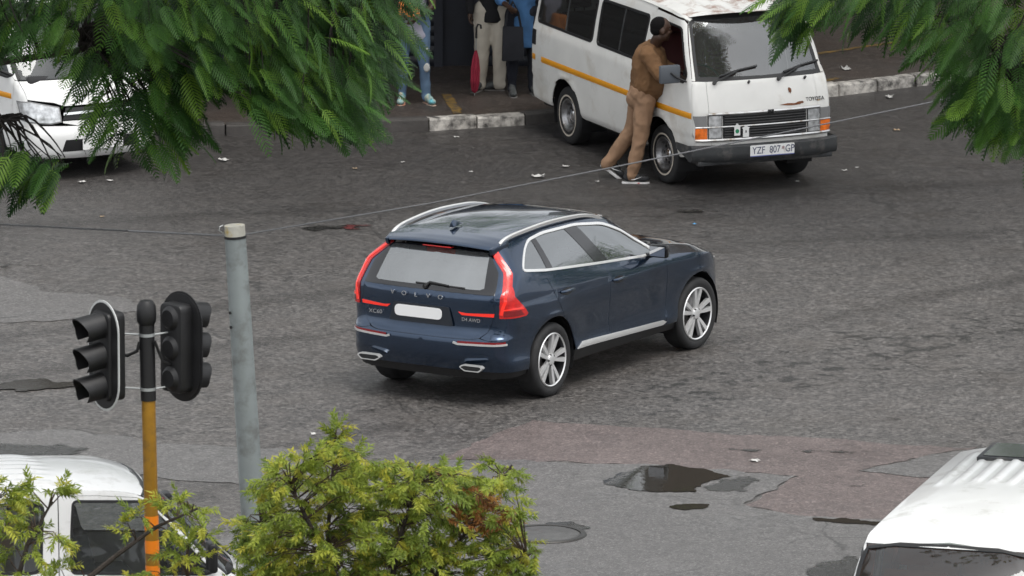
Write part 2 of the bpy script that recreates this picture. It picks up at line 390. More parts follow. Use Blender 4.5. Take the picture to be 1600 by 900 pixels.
def feathered(m, lo=.35, hi=.6, scale=7., amp=.9):
    t = m.node_tree; N = t.nodes; L = t.links; out = N['Material Output']; b = N['Principled BSDF']
    at = N.new('ShaderNodeAttribute'); at.attribute_name = 'core'; tc = N.new('ShaderNodeTexCoord'); n = N.new('ShaderNodeTexNoise'); n.inputs['Scale'].default_value = scale; n.inputs['Detail'].default_value = 7; n.inputs['Roughness'].default_value = .7; L.new(tc.outputs['Object'], n.inputs['Vector'])
    a = N.new('ShaderNodeMath'); a.operation = 'MULTIPLY_ADD'; a.inputs[1].default_value = amp*2; L.new(n.outputs['Fac'], a.inputs[0]); s = N.new('ShaderNodeMath'); s.operation = 'SUBTRACT'; s.inputs[1].default_value = amp; L.new(a.outputs[0], s.inputs[0]); L.new(at.outputs['Fac'], a.inputs[2])
    r = N.new('ShaderNodeMapRange'); r.inputs[1].default_value = lo; r.inputs[2].default_value = hi; r.interpolation_type = 'SMOOTHSTEP'; L.new(s.outputs[0], r.inputs[0])
    tr = N.new('ShaderNodeBsdfTransparent'); mx = N.new('ShaderNodeMixShader'); L.new(r.outputs[0], mx.inputs[0]); L.new(tr.outputs[0], mx.inputs[1]); L.new(b.outputs[0], mx.inputs[2]); L.new(mx.outputs[0], out.inputs['Surface']); return m
def asphalt(name, base, agg=.5, rough=.5, pit=0., mott=.16, bump=.006, farshade=False, warm=(.092,.080,.070), vscale=42, crack=0.):
    m = bpy.data.materials.new(name); m.use_nodes = True; t = m.node_tree; N = t.nodes; L = t.links; b = N['Principled BSDF']
    tc = N.new('ShaderNodeTexCoord'); V = tc.outputs['Object']
    def noise(s, d=5, r=.6): n = N.new('ShaderNodeTexNoise'); n.inputs['Scale'].default_value = s; n.inputs['Detail'].default_value = d; n.inputs['Roughness'].default_value = r; L.new(V, n.inputs['Vector']); return n.outputs['Fac']
    def mr(x, a, c, lo, hi, smooth=False):
        n = N.new('ShaderNodeMapRange'); n.inputs[1].default_value = a; n.inputs[2].default_value = c; n.inputs[3].default_value = lo; n.inputs[4].default_value = hi
        if smooth: n.interpolation_type = 'SMOOTHSTEP'
        L.new(x, n.inputs[0]); return n.outputs[0]
    def mul(a, c):
        n = N.new('ShaderNodeMath'); n.operation = 'MULTIPLY'; L.new(a, n.inputs[0])
        if isinstance(c, (int, float)): n.inputs[1].default_value = c
        else: L.new(c, n.inputs[1])
        return n.outputs[0]
    def mixc(f, a, c):
        n = N.new('ShaderNodeMix'); n.data_type = 'RGBA'; L.new(f, n.inputs[0])
        for q, v in ((6, a), (7, c)):
            if isinstance(v, tuple): n.inputs[q].default_value = (*v, 1)
            else: L.new(v, n.inputs[q])
        return n.outputs[2]
    vo = N.new('ShaderNodeTexVoronoi'); vo.inputs['Scale'].default_value = vscale; L.new(V, vo.inputs['Vector'])
    sep = N.new('ShaderNodeSeparateColor'); L.new(vo.outputs['Color'], sep.inputs[0])
    stone = mr(sep.outputs[0], 0, 1, 1-agg, 1+agg)
    v2 = N.new('ShaderNodeTexVoronoi'); v2.inputs['Scale'].default_value = vscale*.45; L.new(V, v2.inputs['Vector']); s2 = N.new('ShaderNodeSeparateColor'); L.new(v2.outputs['Color'], s2.inputs[0])
    stone2 = mr(s2.outputs[1], 0, 1, 1-agg*.5, 1+agg*.5)
    pale = mr(sep.outputs[1], .90, .95, 0, .38)
    g = mul(mul(mul(stone, stone2), mr(noise(.45, 4), .3, .7, 1-mott, 1+mott)), mr(noise(5, 6, .7), .25, .75, .78, 1.22))
    sc = N.new('ShaderNodeVectorMath'); sc.operation = 'SCALE'; sc.inputs[0].default_value = base; L.new(g, sc.inputs['Scale'])
    c = mixc(mr(noise(1.3, 5), .45, .75, 0, .45), sc.outputs[0], warm)
    c = mixc(pale, c, tuple(min(.5, v*3.2) for v in base))
    wet = mr(noise(.8, 7, .68), .50, .66, 0, 1, True)
    if farshade:
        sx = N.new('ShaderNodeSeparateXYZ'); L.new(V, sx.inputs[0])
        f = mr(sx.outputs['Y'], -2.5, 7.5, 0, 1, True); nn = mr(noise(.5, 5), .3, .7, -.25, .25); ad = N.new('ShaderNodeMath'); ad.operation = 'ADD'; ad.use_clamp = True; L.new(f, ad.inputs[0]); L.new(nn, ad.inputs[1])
        shade_mix = mul(ad.outputs[0], .58); c = mixc(shade_mix, c, (.026, .024, .024))  # painted shade: asphalt colour darkens towards the far side, noisy edge
    if crack > 0:
        w2 = N.new('ShaderNodeTexNoise'); w2.inputs['Scale'].default_value = 1.5; w2.inputs['Detail'].default_value = 4; L.new(V, w2.inputs['Vector'])
        va = N.new('ShaderNodeVectorMath'); va.operation = 'MULTIPLY_ADD'; va.inputs[1].default_value = (.8, .8, 0); L.new(w2.outputs['Color'], va.inputs[0]); L.new(V, va.inputs[2])
        ve = N.new('ShaderNodeTexVoronoi'); ve.feature = 'DISTANCE_TO_EDGE'; ve.inputs['Scale'].default_value = .55; L.new(va.outputs[0], ve.inputs['Vector'])
        ck = mul(mr(ve.outputs['Distance'], .004, .012, 1, 0), mr(noise(.9, 3), .5, .6, 0, crack)); c = mixc(ck, c, (.02, .019, .018))
    if pit > 0:
        sx = N.new('ShaderNodeSeparateXYZ'); L.new(V, sx.inputs[0])
        # worn, ravelled band along the wheel path on the right
        ln = N.new('ShaderNodeVectorMath'); ln.operation = 'DOT_PRODUCT'; L.new(V, ln.inputs[0]); ln.inputs[1].default_value = (-.70, .71, 0)
        band = mr(ln.outputs['Value'], -6.6, -5.1, 0, 1, True); band2 = mr(ln.outputs['Value'], -4.6, -3.0, 1, 0, True); xm = mr(sx.outputs['X'], .2, 1.8, 0, 1, True)
        bm_ = mul(mul(band, band2), xm)
        th = mr(bm_, 0, 1, .69, .535); pn = noise(3.4, 8, .72); sb = N.new('ShaderNodeMath'); sb.operation = 'SUBTRACT'; L.new(pn, sb.inputs[0]); L.new(th, sb.inputs[1])
        pm = mul(mr(sb.outputs[0], 0, .035, 0, 1), pit); c = mixc(pm, c, (.018, .017, .015))
    L.new(c, b.inputs['Base Color'])
    L.new(mul(mr(wet, 0, 1, 1.0, .62), rough), b.inputs['Roughness'])
    bp = N.new('ShaderNodeBump'); bp.inputs['Distance'].default_value = bump; bp.inputs['Strength'].default_value = .8
    hh = N.new('ShaderNodeMath'); hh.operation = 'ADD'; L.new(stone, hh.inputs[0]); L.new(mul(noise(90, 4), 1.2), hh.inputs[1])
    L.new(hh.outputs[0], bp.inputs['Height']); L.new(bp.outputs[0], b.inputs['Normal']); MATS[name] = m; return m
M_road = asphalt('worn asphalt', (.086,.080,.0755), agg=.58, rough=.46, pit=.9, farshade=True, crack=.6, vscale=36, bump=.011)
M_smooth = asphalt('smooth grey asphalt', (.104,.0995,.0965), agg=.36, rough=.5, mott=.10, bump=.002, vscale=70, warm=(.088,.084,.082), crack=.6)
M_patch = asphalt('reddish repair asphalt', (.108,.086,.081), agg=.34, rough=.6, mott=.14, bump=.002, vscale=60, warm=(.062,.046,.042), crack=.3)
M_pave = asphalt('dark pavement', (.060,.050,.044), agg=.3, rough=.55, mott=.2, bump=.003, warm=(.07,.045,.03))
M_wet = asphalt('wet dark asphalt', (.026,.025,.023), agg=.5, rough=.28, mott=.2, bump=.003, warm=(.03,.026,.02))
M_water = feathered(mat('puddle water', (.022,.020,.017), .02, spec=.5, bump=.0004, bscale=9), .16, .22, 4., .30)
feathered(M_wet, .35, .75, 6., .8)
xs = [-300, -120, -50, -25, -15]+list(np.arange(-10, 10.01, .35))+[15, 25, 50, 120, 300]
ys = [-300, -120, -60, -40, -28]+list(np.arange(-22, 20.01, .35))+[28, 40, 60, 120, 300, 700]
V = [(x, y, gz(x, y)) for x in xs for y in ys]; ny = len(ys)
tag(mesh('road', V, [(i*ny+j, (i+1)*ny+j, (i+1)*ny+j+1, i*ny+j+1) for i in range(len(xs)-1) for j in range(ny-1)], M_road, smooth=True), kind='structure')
pink = [(-.66, -8.3), (.21, -6.48), (1.22, -6.86), (2.45, -7.2), (3.82, -7.68), (4.45, -7.78), (3.87, -8.2), (3.24, -8.8), (3.8, -9.1), (4.2, -9.1), (3.5, -11.05), (2.75, -10.8), (2.1, -10.3), (2.68, -9.07), (1.97, -8.8), (1.22, -8.6), (.24, -8.42)]
sheet('road_repair', pink, M_patch, .004, .03, seed=3)
grey = [(-.7, -8.35), (.24, -8.40), (1.22, -8.58), (1.97, -8.78), (2.68, -9.05), (2.1, -10.3), (2.75, -10.8), (3.5, -11.0), (3.2, -15.5), (-3.5, -15.5), (-2.2, -9.6)]
sheet('road_surface', grey, M_smooth, .007, .03, seed=4)
sheet('road_surface', [(3.24, -8.8), (3.87, -8.2), (4.6, -7.7), (5.4, -7.3), (5.2, -8.6), (4.2, -9.12), (3.8, -9.12)], M_smooth, .008, .02, seed=5)
sheet('road_surface', [(-5.9, .95), (-5.2, .60), (-4.82, -.15), (-3.9, -.55), (-3.75, -1.2), (-4.6, -1.7), (-6, -1.9)], M_smooth, .005, .03, seed=6)
sheet('road_surface', [(-5.4, -7.2), (-4.2, -7.0), (-3.2, -7.6), (-2.1, -7.9), (-1.2, -8.6), (-2.2, -9.6), (-3.4, -9.0), (-5.2, -9.6)], M_smooth, .005, .04, seed=7)
def wets(name, pts, m, h, seed, jit=.03, fe=.16): return sheet(name, pts, m, h, jit, step=.07, seed=seed, grid=.06, feather=fe)
wets('puddle', [(.80, -9.40), (.95, -9.0), (1.2, -8.66), (1.55, -8.57), (1.82, -8.75), (2.06, -9.14), (1.9, -9.3), (1.70, -9.72), (1.36, -9.80), (1.08, -9.70)], M_water, .013, 11, .02)
wets('wet_patch', [(1.95, -9.1), (2.2, -9.0), (2.45, -9.3), (2.1, -9.75), (1.75, -9.8), (1.7, -9.7)], M_wet, .011, 12)
wets('puddle', [(1.42, -10.42), (1.6, -10.22), (1.84, -10.28), (1.80, -10.5), (1.58, -10.58)], M_water, .012, 13, .02)
wets('puddle', [(2.72, -10.88), (3.0, -10.86), (3.43, -11.04), (3.40, -11.2), (3.05, -11.12), (2.75, -11.02)], M_water, .013, 14, .015)
wets('puddle', [(.30, -11.05), (.55, -11.0), (.74, -11.28), (.60, -11.42), (.45, -11.25), (.25, -11.2)], M_water, .013, 15, .015)
wets('wet_patch', [(2.45, -13.5), (2.7, -12.6), (3.1, -12.3), (3.3, -12.9), (3.1, -14.0), (2.6, -14.3)], M_wet, .011, 16)
wets('puddle', [(-5.4, -5.0), (-5.0, -4.75), (-4.64, -4.52), (-4.25, -4.75), (-4.2, -5.05), (-4.61, -5.25), (-5.1, -5.2)], feathered(mat('muddy puddle', (.030,.027,.022), .12, bump=.001, bscale=20), .3, .45, 4., .5), .012, 17)
wets('wet_patch', [(-5.4, -7.9), (-4.9, -7.55), (-4.3, -7.6), (-3.88, -7.85), (-4.3, -8.3), (-5.2, -8.35)], M_wet, .011, 18)
wets('wet_patch', [(-2.4, 3.2), (-2.2, 3.5), (-1.9, 3.42), (-1.6, 3.55), (-1.5, 3.25), (-1.9, 3.1), (-2.2, 3.0)], M_wet, .008, 19)
wets('red_stain', [(-1.84, 3.28), (-1.75, 3.52), (-1.55, 3.50), (-1.44, 3.32), (-1.60, 3.14), (-1.78, 3.12)], feathered(mat('red spill', (.085,.016,.016), .4, vary=.4, vscale=5, bump=.006, bscale=40), .3, .7, 6., .7), .010, 20)
for i, (x, y, l) in enumerate([(-3.4, -5.6, .22), (-3.6, -6.9, .3), (-1.3, -6.1, .25), (-.9, -7.0, .35), (3.0, -4.6, .3), (4.75, -2.3, .3), (3.9, -6.5, .35), (4.3, -8.9, .3), (2.5, -12.2, .15), (3.3, -9.5, .25), (1.95, 4.2, .3), (-5.0, 1.2, .4), (-2.5, -13.0, .3), (.3, -7.2, .2), (2.2, -7.9, .3), (3.0, -8.0, .35)]):
    wets('wet_patch', [(x-l, y), (x-l*.5, y+l*.35), (x+l*.4, y+l*.3), (x+l, y+.05), (x+l*.3, y-l*.35), (x-l*.6, y-l*.3)], M_wet, .0095, 30+i, .04)
M_track = feathered(asphalt('tyre polished asphalt', (.052,.050,.049), agg=.3, rough=.36, mott=.15, bump=.003, warm=(.05,.046,.043)), .3, 2.6, 1.2, .45)
for i, (pts, wd) in enumerate([([(-6.5, -3.6), (-3.2, -1.2), (-.6, .8), (2.6, 2.4), (6.5, 3.4)], .5), ([(-6.5, -5.6), (-3.2, -3.2), (-1.4, -2.0)], .5), ([(1.6, -3.2), (3.6, -1.0), (6.5, 1.6)], .45), ([(-6, 3.2), (-2.5, 4.2), (1.5, 4.6), (6.5, 6.4)], .6), ([(-.8, -6.4), (-2.2, -7.8), (-3.2, -11.0), (-3.4, -14)], .4), ([(1.2, -12.0), (3.4, -11.6), (5.4, -10.6)], .3)]):
    P_ = [Vector(p) for p in pts]; nn_ = []
    for k in range(len(P_)): d_ = (P_[min(k+1, len(P_)-1)]-P_[max(k-1, 0)]).normalized(); nn_.append(Vector((-d_.y, d_.x))*wd)
    sheet('tyre_track', [tuple(p+n) for p, n in zip(P_, nn_)]+[tuple(p-n) for p, n in zip(P_[::-1], nn_[::-1])], M_track, .0025 if i else .003, .04, .25, 90+i, .12, feather=wd*.9)
# manhole cover
mh = empty('manhole_cover', (.30, -11.55, .011), 0, 'round iron manhole cover beside the puddles in the grey road surface', 'manhole')
M_iron = mat('worn iron', (.10,.098,.095), .45, metal=.4, vary=.2, vscale=12, bump=.004, bscale=50)
MB().lathe([(.0, .010), (.30, .010), (.315, .004), (.315, -.02)], 40, 'z').build('cover', M_iron, mh, smooth=True, angle=30)
MB().lathe([(.325, -.02), (.325, .010), (.37, .012), (.38, .0), (.38, -.02)], 40, 'z').build('ring', mat('iron ring', (.05,.048,.045), .5, metal=.5), mh, smooth=True, angle=30)
# far pavement with kerb stones
KL = [(-14, 12.6), (-9.0, 11.4), (-6.2, 10.3), (-3.9, 8.70), (-3.2, 8.76), (-.93, 9.04), (.14, 9.44), (3.73, 11.3), (4.63, 11.93), (7.5, 13.6), (14, 16.5)]
tag(mesh('pavement', [(x, y, z) for x, y in KL for z in (.125,)]+[(-14, 40, .125), (14, 40, .125)], [tuple(range(len(KL)-1, -1, -1))+(len(KL), len(KL)+1)], M_pave), kind='structure')
bpy.data.objects['pavement'].data.flip_normals() if bpy.data.objects['pavement'].data.polygons[0].normal.z < 0 else None
M_kerb = mat('bare kerb concrete', (.055,.05,.047), .8, vary=.25, vscale=7, bump=.006, bscale=30)
M_kerbw = mat('flaking white kerb paint', (.52,.49,.45), .7, vary=.15, vscale=9, bump=.006, bscale=30, dirt=((.035,.032,.03), .75, 6.5))
kerb = tag(empty('kerb'), kind='structure')
acc = 0; rnd = random.Random(5)
segs = []
for (a, b) in zip(KL[1:-1], KL[2:]):
    a = Vector(a); b = Vector(b); n = max(1, round((b-a).length/.62))
    for k in range(n): segs.append((a+(b-a)*(k/n), a+(b-a)*((k+1)/n)))
for a, b in segs:
    if not (-7.5 < a.x < 7.5): continue
    d = (b-a).normalized(); nrm = Vector((d.y, -d.x)); h = .14+rnd.uniform(-.012, .012); g = .008
    p = [a+d*g+nrm*.02, b-d*g+nrm*rnd.uniform(.01, .03), b-d*g-nrm*.14, a+d*g-nrm*.14]
    mx = (a.x+b.x)/2; white = (-1.2 < mx < .35) or (3.4 < mx < 5.2)
    MB().add([(q.x, q.y, -.05) for q in p]+[(p[0].x, p[0].y, h-.02), (p[1].x, p[1].y, h-.02), (p[1].x-nrm.x*.03, p[1].y-nrm.y*.03, h), (p[0].x-nrm.x*.03, p[0].y-nrm.y*.03, h), (p[2].x, p[2].y, h), (p[3].x, p[3].y, h)],
             [(0,1,5,4), (4,5,6,7), (7,6,8,9), (1,2,8,6,5), (0,4,7,9,3), (3,9,8,2)]).build('kerb_stone', M_kerbw if white else M_kerb, kerb, bevel=.008)
M_yel = mat('worn yellow paint', (.22,.13,.025), .7, vary=.3, vscale=10, dirt=((.06,.05,.04), .75, 9))
def strip(name, a, b, wd, m, z, seed):
    a = Vector(a); b = Vector(b); n = Vector((-(b-a).y, (b-a).x)).normalized()*wd/2
    o = sheet(name, [tuple(a+n), tuple(a-n), tuple(b-n), tuple(b+n)], m, z, .008, .06, seed); return o
strip('yellow_line', (-.60, 9.45), (-.75, 10.7), .12, M_yel, .130, 71)
strip('yellow_line', (2.6, 12.6), (5.6, 15.1), .10, M_yel, .130, 72)
strip('yellow_line', (3.35, 11.35), (3.75, 11.75), .10, M_yel, .130, 73)
# near pavement (below the frame) where signal, poles and bushes stand
tag(mesh('near_pavement', [(-60, -20.4, .12), (60, -20.4, .12), (60, -60, .12), (-60, -60, .12), (-60, -20.4, -.02), (60, -20.4, -.02)], [(0,3,2,1), (4,0,1,5)], M_pave), kind='structure')
# dark shop with a deep canopy behind the waiting people
shop = empty('shop_building', (0, 12.6, .125), 0, 'dark painted shop front under a deep canopy behind the waiting people', 'building')
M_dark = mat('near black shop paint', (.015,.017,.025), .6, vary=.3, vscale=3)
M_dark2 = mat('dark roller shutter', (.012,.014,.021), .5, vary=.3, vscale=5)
M_roofs = mat('canopy sheet metal', (.12,.12,.125), .6, vary=.2, vscale=2)
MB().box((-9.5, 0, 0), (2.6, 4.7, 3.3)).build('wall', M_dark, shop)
MB().box((-9.7, -2.9, 3.12), (2.9, 4.8, 3.24)).build('canopy', M_roofs, shop)
MB().box((-9.7, -2.98, 2.86), (2.9, -2.905, 3.30)).build('canopy_fascia', mat('fascia paint', (.16,.15,.14), .6, vary=.2, vscale=2), shop)
for k in range(4):
    x0 = -9.2+k*2.95; sh = MB()
    n = 22; Vv = []; Fc = []
    for i in range(n*4+1):
        z = 2.6*i/(n*4); yv = -.03-.018*abs(math.sin(math.pi*i/4)); Vv += [(x0, yv, z), (x0+2.4, yv, z)]
    Fc = [(2*i, 2*i+1, 2*i+3, 2*i+2) for i in range(n*4)]
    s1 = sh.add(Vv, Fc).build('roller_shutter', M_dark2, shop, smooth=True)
    for xx in (x0-.10, x0+2.40): MB().box((xx, -.09, 0), (xx+.10, -.001, 2.72)).build('shutter_guide', M_dark, shop)
for x in (-8.5, -5.0, 2.4): MB().tube([(x, -2.7, 0), (x, -2.7, 3.11)], .05, 10).build('canopy_post', M_dark, shop, smooth=True)
brick = empty('brick_building', (0, 17.5, .125), 0, 'tall brown building at the back right, seen mirrored in the puddle', 'building')
M_brown = mat('brown plaster', (.085,.066,.050), .8, vary=.25, vscale=.8)
MB().add([(2.15, 0, 0), (13, 0, 0), (13, 8, 0), (2.15, 8, 0), (2.05, 0, 4.9), (1.65, 0, 6.6), (13, 0, 7.2), (13, 8, 7.2), (1.65, 8, 6.6), (2.05, 8, 4.9)], [(0,1,6,5,4), (1,2,7,6), (2,3,9,8,7), (3,0,4,9), (4,5,8,9), (5,6,7,8), (0,3,2,1)]).build('wall', M_brown, brick)
for x in (6.2, 8.6, 11.0):
    wn = MB().box((x, -.02, 4.3), (x+1.1, .05, 5.7)).build('window', M_gloss, brick); MB().box((x-.08, -.06, 4.18), (x+1.18, -.001, 4.28)).build('sill', M_kerb, wn)
MB().box((6.6, -.04, 0), (9.4, .02, 2.5)).build('door', M_dark2, brick)
# ------------------------------------------------------------------ wheels
def wheel(parent, loc, r, width, rr, style, side, steer=0., spin=0.):
    "side -1: outer face towards -y"
    wo_ = bpy.data.objects.new('wheel', None); col.objects.link(wo_); wo_.parent = parent; wo_.location = loc; wo_.rotation_euler = (0, 0, steer); wo_.empty_display_size = .1
    h = width/2; q = side
    prof = [(rr, -h*.86), (rr+.03, -h*.98), (r-.035, -h), (r-.012, -h*.86), (r, -h*.6), (r-.004, -h*.3), (r, 0), (r-.004, h*.3), (r, h*.6), (r-.012, h*.86), (r-.035, h), (rr+.03, h*.98), (rr, h*.86)]
    MB().lathe(prof, 48).build('tyre', M_rubber, wo_, smooth=True, angle=50)
    if style == 'alloy':
        MB().lathe([(rr-.016, q*h*.88), (rr-.030, q*h*.2), (rr-.03, -q*h*.6)], 48).build('rim_barrel', M_alud, wo_, smooth=True)
        rim = MB().lathe([(rr+.004, q*h*.90), (rr-.004, q*h*.97), (rr-.014, q*h*.90), (rr-.016, q*h*.8)], 48).build('rim', M_alu, wo_, smooth=True, angle=30)
        MB().lathe([(rr-.03, -q*h*.1), (.05, -q*h*.1)], 32).build('wheel_back', M_alud, wo_)
        MB().lathe([(rr-.085, q*h*.05), (rr-.085, q*h*.15), (.05, q*h*.15)], 32).build('brake_disc', M_steel, wo_)
        for k in range(5):
            a = spin+2*math.pi*k/5
            for sg in (-1, 1):
                d = Vector((math.cos(a), 0, math.sin(a))); n = Vector((-math.sin(a), 0, math.cos(a)))
                p0 = d*.045+n*sg*.006; p1 = d*(rr*.55)+n*sg*.030; p2 = d*(rr-.012)+n*sg*.050
                def strip(wd, y0, y1, nm, m):
                    V = []; Fc = []
                    for i, p in enumerate((p0, p1, p2)):
                        ww = wd*(.75+.25*i); yy = q*(h*(.80+.06*i))
                        V += [p-n*ww+Vector((0, yy+q*y1, 0)), p+n*ww+Vector((0, yy+q*y1, 0)), p+n*ww*1.15+Vector((0, yy+q*y0, 0)), p-n*ww*1.15+Vector((0, yy+q*y0, 0))]
                    for i in range(2):
                        for j in range(4): Fc.append((i*4+j, i*4+(j+1) % 4, i*4+4+(j+1) % 4, i*4+4+j))
                    Fc += [(0,1,2,3), (8,9,10,11)]
                    return MB().add(V, Fc).build(nm, m, wo_)
                strip(.0185, -.035, 0, 'spoke', M_alu)
        MB().lathe([(.0, q*h*.92), (.03, q*h*.93), (.055, q*h*.88), (.062, q*h*.6)], 20).build('hub_cap', M_alu, wo_, smooth=True)
        for k in range(5):
            a = spin+2*math.pi*(k+.5)/5; c = Vector((math.cos(a)*.052, q*h*.86, math.sin(a)*.052))
            MB().lathe([(0, q*.006), (.008, q*.005), (.009, -q*.01)], 8, M=Matrix.Translation(c)).build('wheel_nut', M_alud, wo_)
    else:
        ww = mat('whitewall', (.50,.45,.38), .7, vary=.2, vscale=10)
        if style == 'whitewall': MB().lathe([(rr+.030, q*h*1.0), (rr+.030, q*h*1.012), (rr+.048, q*h*1.022), (rr+.048, q*h*1.0)], 48).build('whitewall_ring', ww, wo_, smooth=True)
        MB().lathe([(rr+.004, q*h*.86), (rr, q*h*.95), (rr-.012, q*h*.93), (rr-.022, q*h*.70), (rr-.045, q*h*.45), (rr-.05, q*h*.1), (rr*.70, q*h*.02), (rr*.62, q*h*.18), (rr*.42, q*h*.22), (rr*.38, q*h*.1), (.0, q*h*.1)], 40).build('rim', M_steel, wo_, smooth=True, angle=30)
        MB().lathe([(0, q*h*.55), (.045, q*h*.52), (.062, q*h*.40), (.066, q*h*.12)], 20).build('hub_cap', M_chrome, wo_, smooth=True)
        for k in range(8):
            a = 2*math.pi*k/8; c = Vector((math.cos(a)*rr*.53, q*h*.21, math.sin(a)*rr*.53))
            MB().lathe([(0, q*.004), (.018, q*.004), (.020, -q*.01)], 10, M=Matrix.Translation(c)).build('rim_slot', M_black, wo_)
    return wo_
def arc(cx, cz, r, a0, a1, n=14, k='s'):
    return [(k, cx+r*math.cos(R(a0+(a1-a0)*i/n)), cz+r*math.sin(R(a0+(a1-a0)*i/n))) for i in range(n+1)]
def wheel_well(parent, cx, cz, r, y0, y1):
    V = []; Fc = []; n = 16
    for i in range(n+1):
        a = math.pi*(-.12+1.24*i/n); V += [(cx+r*math.cos(a), y0, cz+r*math.sin(a)), (cx+r*math.cos(a), y1, cz+r*math.sin(a))]
    Fc = [(2*i, 2*i+1, 2*i+3, 2*i+2) for i in range(n)]
    Fc.append(tuple(range(0, 2*n+2, 2)))
    return mesh('wheel_well', V, Fc, M_black, parent)
def seat(parent, x, y, zf, m, wd=.5, head=True, nm='seat'):
    b = MB(); b.box((x-.24, y-wd/2, zf), (x+.26, y+wd/2, zf+.16))
    Mx = Matrix.Translation((x-.22, y, zf+.12)) @ Matrix.Rotation(R(-14), 4, 'Y')
    b.box((-.07, -wd/2, 0), (.07, wd/2, .60), Mx)
    if head: b.box((-.05, -.13, .64), (.05, .13, .82), Mx); b.tube([Mx @ Vector((0, -.06, .58)), Mx @ Vector((0, -.06, .66))], .008, 6); b.tube([Mx @ Vector((0, .06, .58)), Mx @ Vector((0, .06, .66))], .008, 6)
    return b.build(nm, m, parent, bevel=.035, seg=3)
def steering(parent, c, tilt, r=.185, m=None):
    b = MB(); ex = Vector((0, 1, 0)); ey = Vector((-math.sin(tilt), 0, math.cos(tilt))); c = Vector(c); n = 28
    ring = [c+(ex*math.cos(2*math.pi*k/n)+ey*math.sin(2*math.pi*k/n))*r for k in range(n+1)]
    b.tube(ring, .014, 8, cap=False)
    for a in (0, math.pi, -math.pi/2): b.tube([c, c+(ex*math.cos(a)+ey*math.sin(a))*r], .014, 6)
    ez = ex.cross(ey); b.tube([c-ez*.03, c+ez*.03], .055, 12); b.tube([c, c+Vector((.35, 0, -.22))], .03, 8)
    return b.build('steering_wheel', m or M_black, parent, smooth=True)
# ------------------------------------------------------------------ the dark blue SUV
suv = empty('suv', (-.405, -4.90, -.012), R(59.4), 'dark blue SUV with red tail lamps and silver roof rails crossing the road', 'suv')
suv.rotation_euler = (0, R(.75), R(59.4))
belt = pc([-.9, -.45, -.05, .98, 1.86, 2.4], [1.30, 1.288, 1.235, 1.15, 1.085, 1.05])
zed = pc([-.7, -.45, -.2, .4, 1.0, 1.45, 1.7, 1.9], [1.515, 1.545, 1.58, 1.605, 1.59, 1.535, 1.46, 1.38])
low = pc([.2, .28, .36, .42, .47, .55, .70, .85, .95, 1.0], [.85, .90, .93, .938, .930, .922, .930, .945, .945, .935])
planl = pc([-1., -.5, .2, 1.5, 2.5, 2.9, 3.3, 3.75], [-.085, -.028, .0, -.006, -.010, -.012, -.06, -.15])
planu = pc([-.8, 0, 1, 2.4], [-.05, -.008, 0, -.02])
def suv_w(x, z):
    x, z = np.broadcast_arrays(np.asarray(x, float), np.asarray(z, float)); B = belt(x); E = zed(x)
    t = np.clip((z-1.0)/np.maximum(B-1.0, .02), 0, 1); t2 = np.clip((z-B)/(E-B), 0, 1.1)
    wl = low(np.minimum(z, 1.0)); w1 = wl-(.935-.878)*t**1.5
    w2 = w1-.235*t2**1.12-.035*np.clip(t2, 0, 1.1)**9
    fl = np.zeros_like(w2)
    for cx in (0., 2.865):
        r = np.sqrt((x-cx)**2+(z-.365)**2); fl = fl+.016*np.exp(-((r-.445)/.030)**2)+.012*np.exp(-((r-.50)/.10)**2)
    return w2+planl(x)*np.clip(1-.2*t2, 0, 1)+planu(x)*t2+fl*(z < 1.0)
xrz = pc([.25, .36, .42, .52, .64, .665, .70, .80, 1.0, 1.08, 1.115, 1.30, 1.46, 1.52, 1.6], [-.84, -.885, -.915, -.945, -.95, -.945, -.915, -.895, -.90, -.895, -.865, -.735, -.61, -.55, -.48])
xfl = pc([.2, .35, .5, .75, .85, .95, 1.05], [3.55, 3.68, 3.73, 3.70, 3.66, 3.55, 3.3]); xfu = pc([1.0, 1.08, 1.5, 1.62], [2.50, 2.38, 1.68, 1.48])
def suv_xr(y, z): y, z = np.broadcast_arrays(np.asarray(y, float), np.asarray(z, float)); return xrz(z)+.15*(np.abs(y)/.9)**2.4
def suv_xf(y, z): y, z = np.broadcast_arrays(np.asarray(y, float), np.asarray(z, float)); a = np.abs(y)/.85; return np.where(z > 1.045, xfu(z)-.16*a**2, xfl(z)-.30*a**2.4)
H = Hull(suv_w, suv_xr, suv_xf, pc([.2, .7, 1.1, 1.6], [.19, .17, .15, .13]), pc([.2, .9, 1.05, 1.1, 1.6], [.22, .22, .16, .07, .07]))
AR = .432
# lower body panels
tg = [('c', .672), ('r', .52, .672), ('r', .604, .687), ('u', -.202, .74), ('u', -.150, .93), ('u', -.145, 1.108), ('r', .4, 1.112), ('c', 1.115)]
tailgate = H.panel('tailgate', tg, M_blue, suv, sides='M')
bmp = [('c', .36), ('r', .5, .352), ('u', -.10, .345), ('s', -.55, .345), ('s', -.428, .345)]+arc(0, .365, AR, 184, 138, 6)+[('s', -.40, .655), ('u', .0, .655), ('u', -.15, .659), ('r', .612, .680), ('r', .52, .665), ('c', .666)]
bumper = H.panel('rear_bumper', bmp, M_blue, suv, sides='M')
H.panel('bumper_valance', [('c', .27), ('r', .6, .27), ('s', -.55, .28), ('s', -.44, .29), ('s', -.436, .342), ('u', -.10, .342), ('r', .5, .349), ('c', .357)], M_black, suv, sides='M', off=-.012)
dr_edge = [(.165, .775), (.10, .88), (.03, 1.0), (-.04, 1.12), (-.085, 1.232)]
